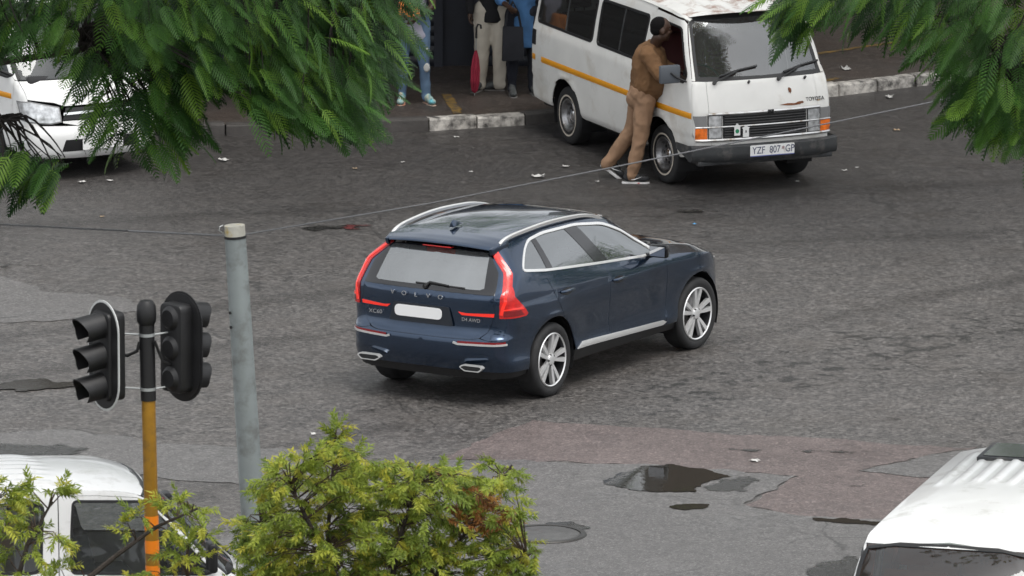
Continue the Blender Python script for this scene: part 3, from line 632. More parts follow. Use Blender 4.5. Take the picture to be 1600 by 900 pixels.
for sd in 'RL':
    q = [('u', -.141, 1.30), ('u', -.141, 1.108), ('u', -.146, .93), ('u', -.196, .74), ('r', .622, .687), ('u', -.15, .664), ('u', 0, .660), ('s', -.40, .660), ('s', -.33, .662)]+arc(0, .365, AR, 136, 69, 10)+[('s', a, b) for a, b in dr_edge]+[('s', -.25, 1.262), ('s', -.45, 1.288), ('u', .02, 1.30)]
    H.panel('quarter_panel', q, M_blue, suv, sides=sd)
    rd = [('s', .428, .40), ('s', 1.092, .385), ('s', 1.085, .8), ('s', 1.075, 1.140), ('s', .5, 1.19), ('s', -.075, 1.233), ('s', -.03, 1.12), ('s', .04, 1.0), ('s', .11, .88), ('s', .175, .775)]+arc(0, .365, AR, 66, 6, 8)
    d1 = H.panel('rear_door', rd, M_blue, suv, sides=sd)
    fd = [('s', 1.102, .385), ('s', 2.215, .355), ('s', 2.225, .7), ('s', 2.20, 1.060), ('s', 1.86, 1.083), ('s', 1.085, 1.140), ('s', 1.095, .8)]
    d2 = H.panel('front_door', fd, M_blue, suv, sides=sd)
    zh = pc([2.1, 2.5, 2.9, 3.3, 3.5], [1.055, 1.03, .985, .915, .85])
    fe = [('s', 2.225, .355), ('s', 2.434, .355)]+arc(2.865, .365, AR, 181, 25, 16)+[('s', 3.40, .56), ('s', 3.42, .72)]+[('s', x, float(zh(x))) for x in (3.44, 3.3, 3.1, 2.9, 2.7, 2.5, 2.3)]+[('s', 2.21, 1.052), ('s', 2.235, .7)]
    H.panel('front_fender', fe, M_blue, suv, sides=sd)
    H.panel('sill', [('s', .415, .27), ('s', 2.45, .27), ('s', 2.44, .345), ('s', 2.2, .348), ('s', 1.1, .377), ('s', .43, .392)], M_black, suv, sides=sd, off=-.014)
    # upper frame with the window opening
    dlo = rounded([(-.44, 1.302), (-.19, 1.468), (-.06, 1.528), (.22, 1.556), (.85, 1.545), (1.36, 1.482), (1.70, 1.362), (2.13, 1.10), (1.86, 1.096), (.98, 1.163), (-.05, 1.250)], [.05, .04, .06, .1, .1, .1, .1, .02, .02, .1, .1], 3)
    up = [('u', -.141, 1.30), ('u', .02, 1.30), ('s', -.45, 1.288), ('s', -.25, 1.262), ('s', -.05, 1.236), ('s', .98, 1.151), ('s', 1.86, 1.085), ('s', 2.2, 1.062), ('g', .045, 1.075), ('g', .05, 1.2), ('g', .05, 1.35), ('g', .05, 1.455)]+[('s', x, float(zed(x))) for x in (1.62, 1.45, 1.2, .9, .6, .3, 0, -.2, -.34)]+[('u', .06, 1.535), ('u', -.075, 1.52), ('u', -.125, 1.46)]
    H.panel('roof_side', up, M_blue, suv, holes=[[('s', a, b) for a, b in dlo]], sides=sd)
    H.ribbon('window_trim', [('s', a, b) for a, b in dlo+dlo[:1]], .025, M_silver, suv, off=.007, sides=sd)
    # panes and black pillars
    def pane(nm, pts, m=M_glassS, off=-.004): return H.panel(nm, [('s', a, b) for a, b in pts], m, suv, sides=sd, off=off, skirt=0, grid=.07, step=.06)
    pane('quarter_window', [(-.43, 1.306), (-.19, 1.466), (-.06, 1.525), (-.005, 1.53), (.0, 1.25), (-.05, 1.252)])
    pane('pillar_cover', [(-.008, 1.532), (.075, 1.545), (.10, 1.240), (-.01, 1.25)], M_gloss, -.001)
    pane('rear_door_window', [(.078, 1.545), (.22, 1.556), (.62, 1.552), (.93, 1.168), (.103, 1.24)])
    pane('pillar_cover', [(.615, 1.553), (.86, 1.545), (1.18, 1.148), (.925, 1.168)], M_gloss, -.001)
    pane('front_door_window', [(.855, 1.545), (1.36, 1.481), (1.70, 1.361), (2.12, 1.102), (1.86, 1.098), (1.175, 1.148)])
    # silver sill trim, handles, crease
    tr = [('s', .44, .405), ('s', .55, .462), ('s', 2.15, .412), ('s', 2.21, .390), ('s', 2.14, .366), ('s', .58, .405)]
    H.panel('sill_trim', tr, M_silver, suv, sides=sd, off=.012, skirt=.016)
    sg = -1 if sd == 'R' else 1
    for hx, hz, dd in ((.25, 1.005, d1), (1.26, .965, d2)):
        cup = H.panel('handle_recess', [('s', hx+.12*math.cos(a)*.9, hz+.035*math.sin(a)) for a in [2*math.pi*k/14 for k in range(14)]], M_black, suv, sides=sd, off=.001, skirt=0, grid=.05, step=.05); cup.parent = dd
        y = float(H.P(np.array([H.conv(('s', hx, hz))[0]]), np.array([hz]))[0][1])
        hb = MB().tube([(hx-.115, sg*(y+.002), hz+.006), (hx-.09, sg*(y+.030), hz+.010), (hx, sg*(y+.036), hz+.012), (hx+.09, sg*(y+.030), hz+.008), (hx+.115, sg*(y+.002), hz+.004)], [.012, .015, .016, .015, .012], 8).build('door_handle', M_blue, dd, smooth=True)
    # door mirror
    ym = .86
    mir = MB().add(*(lambda: (lambda V: (V, [(0,1,2,3), (7,6,5,4), (0,4,5,1), (1,5,6,2), (2,6,7,3), (3,7,4,0)]))([(1.86, sg*(ym+.06), 1.085), (1.86, sg*(ym+.29), 1.09), (1.86, sg*(ym+.29), 1.245), (1.86, sg*(ym+.06), 1.225), (2.02, sg*(ym+.07), 1.095), (2.00, sg*(ym+.23), 1.105), (2.00, sg*(ym+.23), 1.205), (2.02, sg*(ym+.07), 1.195)]))()).build('door_mirror', M_gloss, suv, bevel=.03, seg=3)
    MB().box((1.853, sg*(ym+.165)-.085, 1.108), (1.858, sg*(ym+.165)+.085, 1.205)).build('mirror_glass', mat('mirror glass', (.6,.6,.62), .03, metal=1.), mir)
    MB().tube([(1.92, sg*(ym-.06), 1.075), (1.94, sg*(ym+.02), 1.09), (1.94, sg*(ym+.12), 1.12)], [.03, .03, .025], 8).build('mirror_arm', M_gloss, mir, smooth=True)
    # tail lamp: slim upright strip that widens round the corner, with an inward blade
    tl = [('u', -.112, 1.475), ('u', -.030, 1.475), ('u', -.004, 1.33), ('u', .018, 1.18), ('u', .085, 1.09), ('u', .19, 1.0), ('u', .275, .905), ('u', .24, .882), ('u', -.10, .882), ('u', -.105, .93), ('u', -.085, 1.02), ('u', -.075, 1.12), ('u', -.095, 1.30)]
    lampo = H.panel('tail_lamp', tl, M_red, suv, sides=sd, off=.012, skirt=.02, grid=.035, step=.02)
    H.ribbon('light_strip', [('u', -.085, 1.455), ('u', -.05, 1.30), ('u', -.025, 1.13), ('u', -.03, 1.04), ('u', -.07, .965), ('u', -.085, .915)], .034, M_redglow, lampo, off=.018, sides=sd)
    H.ribbon('light_strip', [('u', -.085, .962), ('u', .06, .970), ('u', .195, .960)], .014, M_redglow, lampo, off=.018, sides=sd)
    H.panel('lamp_inner', [('u', -.06, .900), ('u', .205, .900), ('u', .15, .95), ('u', -.06, .953)], mat('dark red lens', (.20,.006,.008), .1, coat=.6), lampo, sides=sd, off=.016, skirt=.004, grid=.04)
    bl = H.panel('tailgate_lamp', [('r', .385, .925), ('r', .42, .896), ('u', -.155, .892), ('u', -.15, .925), ('r', .46, .915)], M_redglow, suv, sides=sd, off=.010, skirt=.012, grid=.03, step=.02)
    # chrome blade and reflector in the bumper
    H.ribbon('bumper_reflector', [('r', .40, .637), ('u', -.08, .642), ('u', .03, .645)], .022, mat('dark red lens', (.2,.006,.008)), bumper, off=.004, sides=sd)
    H.ribbon('bumper_trim', [('r', .355, .632), ('r', .40, .618), ('u', -.09, .622), ('u', .05, .628)], .022, M_silver, bumper, off=.008, sides=sd)
    # exhaust tip: flattened hexagon ring
    ex = [(.44, .405), (.48, .43), (.685, .430), (.71, .41), (.665, .368), (.50, .366)]
    MB().prism(rounded(ex, .015, 3), 0, .05, frame((-.965 if sg > 0 else -.915, 0, 0), (0, sg, 0), (0, 0, 1))).build('exhaust_tip', M_silver, suv)
    inn = [(.575+(a-.575)*.86, .40+(b-.40)*.66) for a, b in ex]
    MB().prism(rounded(inn, .012, 3), -.002 if sg > 0 else .02, .03 if sg > 0 else .052, frame((-.965 if sg > 0 else -.915, 0, 0), (0, sg, 0), (0, 0, 1))).build('exhaust_mouth', M_black, suv)
    # headlamp on the front corner
    H.panel('headlamp', [('s', 3.27, .865), ('s', 3.43, .80), ('g', .10, .76), ('g', .35, .76), ('g', .35, .84), ('g', .05, .86)], M_lens, suv, sides=sd, off=.008)
    # roof rail
    pts = [(-.50, .600, 1.545), (-.42, .605, 1.588), (-.2, .618, 1.622), (.4, .632, 1.650), (.95, .630, 1.628), (1.25, .620, 1.585), (1.42, .612, 1.535), (1.46, .61, 1.515)]
    fx = pc([p[0] for p in pts], [p[1] for p in pts]); fz = pc([p[0] for p in pts], [p[2] for p in pts]); n = 36
    V = []; Fc = []
    for i in range(n+1):
        x = -.50+1.96*i/n; y = float(fx(x))*sg; z = float(fz(x)); hh = .034
        for dy, dz in ((-.014, -hh), (.014, -hh), (.019, -.006), (.010, 0), (-.010, 0), (-.018, -.008)): V.append((x, y+dy*sg, z+dz))
    for i in range(n):
        for j in range(6): Fc.append((i*6+j, i*6+(j+1) % 6, i*6+6+(j+1) % 6, i*6+6+j))
    Fc += [tuple(range(6)), tuple(range(n*6, n*6+6))]
    MB().add(V, Fc).build('roof_rail', M_silver, suv, smooth=True, angle=50)
    for cx in (0., 2.865): wheel_well(suv, cx, .365, AR-.006, sg*.58, sg*.915)
# roof, bonnet, spoiler, glass
EY = {}
def edge_y(x, z):
    k = (round(x, 4), round(z, 4))
    if k not in EY: EY[k] = edge_y0(x, z)
    return EY[k]
def edge_y0(x, z): return float(H.P(np.array([H.conv(('s', x, z))[0]]), np.array([z]))[0][1])
def roof_fn(a, b):
    v = 2*b-1; x = -.36+a*(1.62+.36); ze = float(zed(x)); y = edge_y(x, ze)
    xx = x+(.16*(1-v*v) if a > .5 else 0)*((a-.5)*2)**2
    zz = ze+.050*(1-abs(v)**2.6)-(.0+.085*(1-v*v)*max(0, (a-.5)*2)**2*.5)
    return (xx, v*y, zz)
grid_surf('roof', lambda a, b: roof_fn(a, 1-b), 36, 24, M_blue, suv)
def hood_fn(a, b):
    v = 2*b-1; x = 2.16+a*(3.46-2.16); ze = float(zh(x)); y = edge_y(x, ze)
    xx = x+.24*(1-abs(v)**2.2)*a; return (xx, v*y, ze+.075*(1-abs(v)**2.3)*(1-.55*a**4)-.05*a**6+.012*math.exp(-((abs(v)-.72)/.08)**2))
grid_surf('bonnet', lambda a, b: hood_fn(a, 1-b), 30, 28, M_blue, suv)
H.panel('front_bumper', [('s', 3.30, .30), ('s', 3.275, .545), ('s', 3.41, .56), ('s', 3.43, .72), ('g', .02, .80), ('fc', .83), ('fc', .28)], M_blue, suv, sides='M')
H.panel('grille', [('g', .4, .52), ('fc', .52), ('fc', .78), ('g', .4, .76)], M_black, suv, sides='M', off=.006)
H.panel('windscreen', [('g', .052, 1.075), ('g', .056, 1.455), ('fc', 1.49), ('fc', 1.07)], M_glassS, suv, sides='M', skirt=0, grid=.08)
H.panel('rear_window', [('c', 1.145), ('r', .57, 1.138), ('r', .61, 1.155), ('r', .555, 1.43), ('r', .52, 1.465), ('c', 1.475)], glass('rear tinted glass', (.14,.15,.15), 3.5, film=.10), suv, sides='M', skirt=0, grid=.07, off=.001)
H.panel('window_surround', [('c', 1.106), ('r', .4, 1.104), ('u', -.143, 1.100), ('u', -.142, 1.30), ('u', -.12, 1.47), ('c', 1.50)], M_gloss, suv, holes=[[('r', -.01, 1.145), ('r', .57, 1.138), ('r', .61, 1.155), ('r', .555, 1.43), ('r', .52, 1.465), ('r', -.01, 1.475)]], sides='M', off=.004)
def spoil(a, b):
    v = 2*b-1; s_ = abs(v)
    prof = [(-.30, 1.630), (-.42, 1.613), (-.54, 1.585), (-.64, 1.553), (-.665, 1.541), (-.668, 1.526), (-.60, 1.508), (-.48, 1.490)]
    t = a*(len(prof)-1); i = min(int(t), len(prof)-2); f = t-i; x = prof[i][0]*(1-f)+prof[i+1][0]*f; z = prof[i][1]*(1-f)+prof[i+1][1]*f
    y = (.635-.03*min(1, a*1.7))*v; return (x+.06*s_**3*min(1, a*2), y, z-.045*s_**2.6*(1-.4*a)-.0)
grid_surf('spoiler', spoil, 28, 28, M_blue, suv)
for sg in (-1, 1):
    V = [(-.36, sg*.628, 1.575), (-.63, sg*.604, 1.515), (-.61, sg*.602, 1.455), (-.55, sg*.61, 1.44), (-.36, sg*.645, 1.50)]
    V += [(x, y-sg*.035, z) for x, y, z in V]; n = 5
    MB().add(V, [tuple(range(5)), tuple(range(9, 4, -1))]+[(i, (i+1) % 5, 5+(i+1) % 5, 5+i) for i in range(5)]).build('spoiler_end', M_blue, suv, bevel=.008)
MB().box((-.655, -.16, 1.488), (-.60, .16, 1.500)).build('brake_light', M_red, suv, bevel=.003)
# shark-fin aerial
MB().add([(-.12, 0, 1.648), (-.38, .032, 1.638), (-.38, -.032, 1.638), (-.34, 0, 1.715), (-.385, 0, 1.70)], [(0,1,3), (0,3,2), (1,4,3), (2,3,4), (1,2,4), (0,2,1)]).build('aerial_fin', M_blue, suv, bevel=.01, seg=3)
# rear wiper
wp = [tuple(H.P(np.array([H.conv(('r', y, z))[0]]), np.array([z]))[0]) for y, z in ((.0, 1.135), (.04, 1.175), (.25, 1.16), (.42, 1.152))]
wp = [(p[0]-.022, -p[1], p[2]) for p in wp]
wo1 = MB().tube(wp[:3], [.020, .012, .009], 8).build('rear_wiper', M_black, suv, smooth=True)
MB().tube([(wp[2][0]+.006, .12, wp[2][2]-.004), (wp[3][0]+.006, -.42, wp[3][2]-.004)], .010, 6).build('wiper_blade', M_black, wo1, smooth=True)
MB().tube([(wp[0][0]-.01, .0, wp[0][2]), (wp[0][0]+.03, 0, wp[0][2])], .022, 10).build('wiper_pivot', M_black, wo1)
# number plate left blank, lettering and badges
Mr = lambda y, z, x: frame((x, y, z), (0, -1, 0), (.02, 0, 1))
MB().prism(rounded([(-.265, -.055), (.265, -.055), (.265, .055), (-.265, .055)], .05, 5), 0, .010, Mr(.05, .885, -.905)).build('number_plate', mat('blank plate', (.82,.82,.82), .5), suv)
MB().prism(rounded([(-.36, -.10), (.36, -.10), (.31, .085), (-.31, .085)], .02, 3), -.01, .003, Mr(.02, .878, -.905)).build('plate_recess', mat('dark blue recess', (.008,.012,.02), .4, coat=.4), suv)
for ch, y in zip('VOLVO', (.345, .21, .075, -.065, -.20)): text('badge_letter', ch, .062, M_chrome, tailgate, Mr(y, 1.052, -.918+.15*(abs(y)/.9)**2.4), .004, sx=1.15)
text('badge_letter', 'XC60', .055, M_chrome, tailgate, Mr(.555, .835, -.872), .004, sx=1.15)
text('badge_letter', 'D4 AWD', .050, M_chrome, tailgate, Mr(-.525, .855, -.878), .004, sx=1.05)
# cabin
MB().box((-.72, -.70, .26), (2.9, .70, .30)).build('floor_pan', M_black, suv)
MB().box((-.70, -.66, .30), (-.25, .66, 1.0)).build('load_cover', M_inter, suv)
MB().box((1.85, -.68, .5), (2.4, .68, 1.02)).build('dashboard', M_inter, suv, bevel=.06, seg=3)
for y in (-.37, .37): seat(suv, 1.15, y, .48, mat('pale seat leather', (.16,.15,.14), .6))
for y in (-.42, 0, .42): seat(suv, .18, y, .52, mat('pale seat leather'), wd=.42)
steering(suv, (1.66, -.37, .98), R(28))
MB().box((.35, -.60, 1.52), (1.5, .60, 1.535)).build('headlining', mat('pale headlining', (.35,.34,.33), .9), suv)
for cx in (0., 2.865):
    for sg in (-1, 1): wheel(suv, (cx, sg*.815, .365), .365, .235, .262, 'alloy', sg, spin=.25 if cx else .05, steer=R(-3) if cx else 0)
    MB().tube([(cx, -.75, .33), (cx, .75, .33)], .05, 8).build('axle', M_black, suv)
# ------------------------------------------------------------------ minibus taxis
M_rust = mat('rust', (.16,.055,.022), .85, vary=.4, vscale=14, bump=.003, bscale=40)
M_stripe = mat('yellow taxi stripe', (.72,.30,.012), .45, vary=.06, vscale=4)
M_seatred = mat('maroon seat vinyl', (.10,.018,.02), .6)
M_greyplastic = mat('weathered grey plastic', (.032,.034,.036), .6, vary=.25, vscale=6, dirt=((.09,.085,.08), .4, 7))
def rustwhite():
    m = mat('rusty white roof paint', (.74,.73,.70), .4, vary=.05, vscale=3, dirt=((.22,.075,.025), .42, 4.0)); return m
M_roofrust = rustwhite()
def van_cabin(van, wb, seats=True, floor=.45, rows=3, m=None):
    m = m or M_seatred
    MB().box((-.95, -.72, floor-.12), (wb+.75, .72, floor)).build('floor_pan', M_black, van)
    MB().box((wb+.30, -.70, floor+.2), (wb+.72, .70, 1.12)).build('dashboard', M_inter, van, bevel=.05, seg=3)
    for y in (-.42, .42): seat(van, wb-.25, y, floor+.25, m, wd=.5)
    for k in range(rows):
        for y in (-.45, .05, .5): seat(van, wb-1.05-k*.82, y, floor+.15, m, wd=.44)
    steering(van, (wb+.16, -.42, 1.16), R(52), .20)
def grid_roof(Hv, zed, x0, x1, van, m, crown=.07, nose=.0, name='roof', ribs=0, rib_h=.012, nu=40, nv=64, ribx=None):
    ey = {}
    def fn(a, b):
        v = 2*b-1; x = x0+a*(x1-x0); ze = float(zed(x)); k = round(x, 5)
        if k not in ey: ey[k] = float(Hv.P(np.array([Hv.conv(('s', x, ze))[0]]), np.array([ze]))[0][1])
        bow = nose*(1-v*v)*a**3
        z = ze+crown*(1-abs(v)**2.4)-.25*nose*(1-v*v)*a**4
        if ribs and abs(v) < .88:
            rx0, rx1 = ribx or (x0+.25, x1-.5); f = min(1, max(0, (x-rx0)/.12))*min(1, max(0, (rx1-x)/.12))
            s = (v/.88+1)/2*ribs; q = abs((s % 1)-.5); z += rib_h*f*(1 if q < .17 else max(0, 1-(q-.17)/.09))
        return (x+bow, v*ey[k], z)
    return grid_surf(name, lambda a, b: fn(a, 1-b), nu, nv, m, van)
# ---- the old square taxi with the man at its window
old = empty('minibus_taxi', (1.36, 8.541, 0), R(-66.55), 'old white minibus taxi with yellow stripe, rusty roof and plate YZF 807 GP', 'van')
ozed = pc([-1.2, -.6, 1., 2.4, 2.8, 3.1], [1.86, 1.895, 1.915, 1.905, 1.885, 1.85])
olow = pc([.30, .36, .42, .60, .635, .66, .90, 1.15, 1.22, 1.26, 1.55, 1.80, 1.88, 1.94], [.74, .80, .825, .835, .836, .852, .858, .850, .838, .828, .785, .742, .715, .64])
def old_w(x, z):
    x, z = np.broadcast_arrays(np.asarray(x, float), np.asarray(z, float)); b = olow(z); fl = 0
    for cx in (0., 2.57):
        r = np.sqrt((x-cx)**2+(z-.335)**2); fl = fl+.014*np.exp(-((r-.425)/.022)**2)
    return b+np.where(x > 2.4, -.045*((x-2.4)/1.05)**2, 0)-np.where(x < -.5, .02*((x+.5)/.5)**2, 0)+fl*(z < .85)
oxf = pc([.30, .40, .60, .90, .93, 1.20, 1.235, 1.86, 1.95], [3.43, 3.455, 3.465, 3.455, 3.45, 3.36, 3.335, 2.93, 2.84])
def old_xf(y, z): y, z = np.broadcast_arrays(np.asarray(y, float), np.asarray(z, float)); return oxf(z)-.075*(np.abs(y)/.8)**2.2
def old_xr(y, z): y, z = np.broadcast_arrays(np.asarray(y, float), np.asarray(z, float)); return -1.02+.16*np.clip((z-1.0)/.9, 0, 1)**1.6+.05*(np.abs(y)/.8)**2.5-.04*np.exp(-((z-.5)/.15)**2)
HO = Hull(old_w, old_xr, old_xf, lambda z: .09+0*z, lambda z: .085+0*z)
AO = .405
def wrect(pts, r=.06): return [('s', a, b) for a, b in rounded(pts, r, 4)]
win1 = [(-.80, 1.27), (.70, 1.265), (.74, 1.75), (-.72, 1.72)]; win2 = [(.83, 1.265), (2.02, 1.26), (2.10, 1.77), (.85, 1.755)]
dwin = [(2.32, 1.20), (3.13, 1.20), (3.17, 1.26), (2.90, 1.755), (2.36, 1.775)]
for sd in 'RL':
    sg = -1 if sd == 'R' else 1
    body = [('u', -.30, .46), ('u', -.05, .40), ('s', -.55, .365), ('s', -.404, .37)]+arc(0, .335, AO, 175, 5, 16)+[('s', .46, .355), ('s', 2.05, .355), ('s', 2.155, .36)]+arc(2.57, .335, AO, 176, 124, 6)+[('s', 2.235, .70), ('s', 2.22, 1.2), ('s', 2.235, 1.80)]+[('s', x, float(ozed(x))) for x in (2.2, 1.6, 1.0, .4, -.2, -.6, -.72)]+[('u', -.02, 1.87), ('u', -.30, 1.88)]
    HO.panel('body_side', body, M_oldwhite, old, holes=[wrect(win1), wrect(win2)], sides=sd)
    door = [('s', 2.245, .71)]+arc(2.57, .335, AO, 121, 4, 12)+[('s', 3.0, .36), ('s', 3.22, .40), ('s', 3.345, .47), ('s', 3.345, .92), ('s', 3.29, 1.2), ('s', 3.25, 1.26), ('s', 2.96, 1.80), ('s', 2.90, 1.835), ('s', 2.6, 1.85), ('s', 2.243, 1.86), ('s', 2.243, 1.80), ('s', 2.23, 1.2)]
    dr = HO.panel('front_door', door, M_oldwhite, old, holes=[wrect(dwin, .05)], sides=sd)
    HO.ribbon('window_seal', [('s', a, b) for a, b in rounded(dwin, .05, 4)+rounded(dwin, .05, 4)[:1]], .028, M_black, dr, off=.003, sides=sd)
    for wv in (win1, win2):
        q = rounded(wv, .06, 4); HO.ribbon('window_seal', [('s', a, b) for a, b in q+q[:1]], .032, M_black, old, off=.004, sides=sd)
        HO.panel('side_window', wrect(wv), M_glassD, old, sides=sd, off=-.006, skirt=0, grid=.15, step=.1)
    HO.ribbon('window_bar', [('s', 1.42, 1.27), ('s', 1.47, 1.76)], .022, M_greyplastic, old, off=.004, sides=sd)
    HO.ribbon('window_bar', [('s', -.02, 1.27), ('s', -.0, 1.73)], .022, M_greyplastic, old, off=.004, sides=sd)
    if sd == 'L': HO.panel('door_window', wrect(dwin, .05), M_glassD, old, sides=sd, off=-.006, skirt=0, grid=.15, step=.1)
    else: HO.panel('door_window', wrect([(2.32, 1.20), (3.13, 1.20), (3.15, 1.27), (2.33, 1.27)], .01), M_glassD, old, sides=sd, off=-.006, skirt=0, grid=.15, step=.1)   # wound down
    # yellow stripe
    for a, b in ((-.985, -.80), (-.62, 2.225), (2.25, 3.335)): HO.ribbon('yellow_stripe', [('s', a, .862), ('s', b, .862)], .066, M_stripe, dr if a > 2 else old, off=.0035, skirt=.003, sides=sd, step=.08)
    HO.ribbon('drip_rail', [('s', x, float(ozed(x))-.012) for x in (-.8, -.3, .4, 1.0, 1.6, 2.2, 2.6, 2.88)]+[('s', 2.98, 1.83)], .026, M_oldwhite, old, off=.018, skirt=.02, sides=sd)
    HO.panel('fuel_flap', wrect([(-.78, .74), (-.64, .74), (-.64, .90), (-.78, .90)], .02), M_oldwhite, old, sides=sd, off=.006, skirt=.008, grid=.06)
    HO.panel('air_vent', wrect([(-.95, 1.0), (-.79, 1.0), (-.79, 1.17), (-.95, 1.17)], .015), M_black, old, sides=sd, off=.004, skirt=.004, grid=.06)
    wheel_well(old, 0, .335, AO-.004, sg*.5, sg*.80); wheel_well(old, 2.57, .335, AO-.004, sg*.5, sg*.80)
    HO.panel('front_corner', [('s', 3.355, .47), ('s', 3.353, .92), ('s', 3.298, 1.2), ('g', -.04, 1.232), ('g', .17, 1.222), ('g', .17, .925), ('g', .17, .50), ('g', .03, .44)], M_oldwhite, old, sides=sd)
    HO.panel('windscreen_pillar', [('s', 3.262, 1.255), ('g', -.035, 1.24), ('g', .055, 1.236), ('g', .055, 1.4), ('g', .06, 1.6), ('g', .06, 1.835), ('g', .03, 1.875), ('s', 2.90, 1.882), ('s', 2.97, 1.81)], M_oldwhite, old, sides=sd)
    # lamp cluster: two square lamps, grey and amber corner lamps
    for z0, z1 in ((.625, .735), (.755, .865)):
        HO.panel('headlamp_bezel', [('f', .505, z0-.008), ('f', .665, z0-.008), ('f', .665, z1+.008), ('f', .505, z1+.008)], M_greyplastic, old, sides=sd, off=.012, skirt=.02, grid=.06)
        HO.panel('headlamp', [('f', .515, z0), ('f', .655, z0), ('f', .655, z1), ('f', .515, z1)], M_lens, old, sides=sd, off=.020, skirt=.02, grid=.04)
    HO.panel('indicator_lamp', [('f', .675, .618), ('g', -.01, .618), ('s', 3.40, .735), ('f', .675, .738)], M_orange, old, sides=sd, off=.018, skirt=.03, grid=.05)
    HO.panel('corner_lamp', [('f', .675, .748), ('s', 3.40, .748), ('g', -.012, .868), ('f', .675, .868)], mat('smoked lens', (.20,.20,.20), .2, coat=.5), old, sides=sd, off=.014, skirt=.03, grid=.05)
    # wiper
    a = HO.P(np.array([HO.conv(('fc', 1.225))[0]]), np.array([1.225]))[0]
for y0, y1 in ((-.55, -.02), (.20, .73)):
    def fp(y, z, o=.03): 
        u = HO.conv(('f', abs(y), z))[0]; p = HO.P(np.array([u]), np.array([z]))[0]; n = HO.N(np.array([u]), np.array([z]))[0]; return Vector((p[0]+n[0]*o, math.copysign(p[1], y)+n[1]*o*math.copysign(1, y), p[2]+n[2]*o))
    wp_ = MB().tube([fp(y0, 1.205, .035), fp(y0+.28, 1.30, .03)], .010, 6).build('wiper', M_black, old, smooth=True)
    MB().tube([fp(y0+.08, 1.265, .016), fp(y0+.30, 1.315, .016), fp(y1, 1.345, .016)], .012, 6).build('wiper_blade', M_black, wp_, smooth=True)
    MB().tube([fp(y0, 1.205, .0), fp(y0, 1.205, .045)], .022, 8).build('wiper_pivot', M_black, wp_)
for y in (-.16, .52): MB().tube([fp(y, 1.19, 0), fp(y, 1.20, .03)], .014, 8).build('washer_jet', M_black, old)
grid_roof(HO, ozed, -.74, 2.92, old, M_roofrust, .075, .14, ribs=9, rib_h=.012, ribx=(-.5, 2.75))
HO.panel('front_panel', [('g', .175, .50), ('g', .175, .925), ('g', .175, 1.222), ('fc', 1.222), ('fc', .50)], M_oldwhite, old, sides='M')
HO.panel('windscreen_frame', [('g', .06, 1.227), ('g', .062, 1.86), ('fc', 1.89), ('fc', 1.226)], M_black, old, holes=[[('g', .095, 1.27), ('g', .10, 1.79), ('g', .13, 1.825), ('fc', 1.84), ('u', 9., 1.84), ('u', 9., 1.255), ('fc', 1.255)]], sides='M')
HO.panel('windscreen', [('g', .09, 1.255), ('g', .09, 1.83), ('fc', 1.85), ('fc', 1.25)], glass('windscreen glass', (.40,.43,.42), 2.2, film=.05), old, sides='M', off=-.006, skirt=0, grid=.12)
# roof front lip, rust runs
HO.ribbon('roof_lip', [('g', .02, 1.885), ('g', .2, 1.895), ('g', .5, 1.90), ('fc', 1.90)], .035, mat('rusted gutter paint', (.70,.68,.64), .5, dirt=((.17,.055,.02), .85, 4.5)), old, off=.012, skirt=.02, sides='B')
def fpatch(name, pts, m, off=.004, parent=old, sgn=1):
    V = [fp(y, z, off) for y, z in pts]; return mesh(name, V, [tuple(range(len(V)))], m, parent)
rnd = random.Random(8)
def blob2(cy, cz, ry, rz, n=14): return [(cy+ry*math.cos(2*math.pi*k/n)*rnd.uniform(.6, 1.2), cz+rz*math.sin(2*math.pi*k/n)*rnd.uniform(.5, 1.25)) for k in range(n)]
fpatch('rust_patch', blob2(.315, 1.085, .028, .034), M_rust); fpatch('rust_patch', blob2(.33, .937, .14, .012), M_rust, .006); fpatch('rust_patch', blob2(.43, .945, .05, .018), M_rust, .007)
fpatch('rust_patch', blob2(.66, .95, .03, .010), mat('rust stain', (.45,.30,.16), .7), .005)
# grille: chrome frame, black slats
HO.panel('grille_back', [('f', .495, .61), ('f', .495, .87), ('fc', .87), ('fc', .61)], M_black, old, sides='M', off=.004, skirt=.01)
for z in (.632, .660, .688, .716, .772, .800, .828, .856):
    pts = [fp(y, z, .014) for y in np.linspace(-.48, .48, 13)]
    MB().tube(pts, .0085, 6).build('grille_slat', M_black, old, smooth=True)
for z, r_ in ((.744, .010), (.885, .017), (.602, .017)):
    MB().tube([fp(y, z, .018) for y in np.linspace(-.80 if z != .885 else -.66, .80 if z != .885 else .66, 17)], r_, 6).build('grille_trim', mat('dull chrome', (.55,.55,.55), .3, metal=.9, dirt=((.2,.15,.1), .3, 8)), old, smooth=True)
MB().box((-.035, -.016, -.004), (.035, .016, .006), frame(fp(.05, .888, .036), (0, 1, 0), (0, 0, 1))).build('grille_emblem', M_gloss, old, bevel=.003)
text('emblem_mark', 'T', .022, M_chrome, old, frame(fp(.05, .888, .044), (0, 1, 0), (0, 0, 1)), .001)
text('badge_letter', 'TOYOTA', .060, M_gloss, old, frame(fp(.615, .968, .006), (-.06, 1, 0), (-.2, 0, 1)), .003, sx=.92)
M_tagw = mat('white sticker', (.75,.75,.74), .5); M_tagg = mat('green print', (.02,.22,.10), .5)
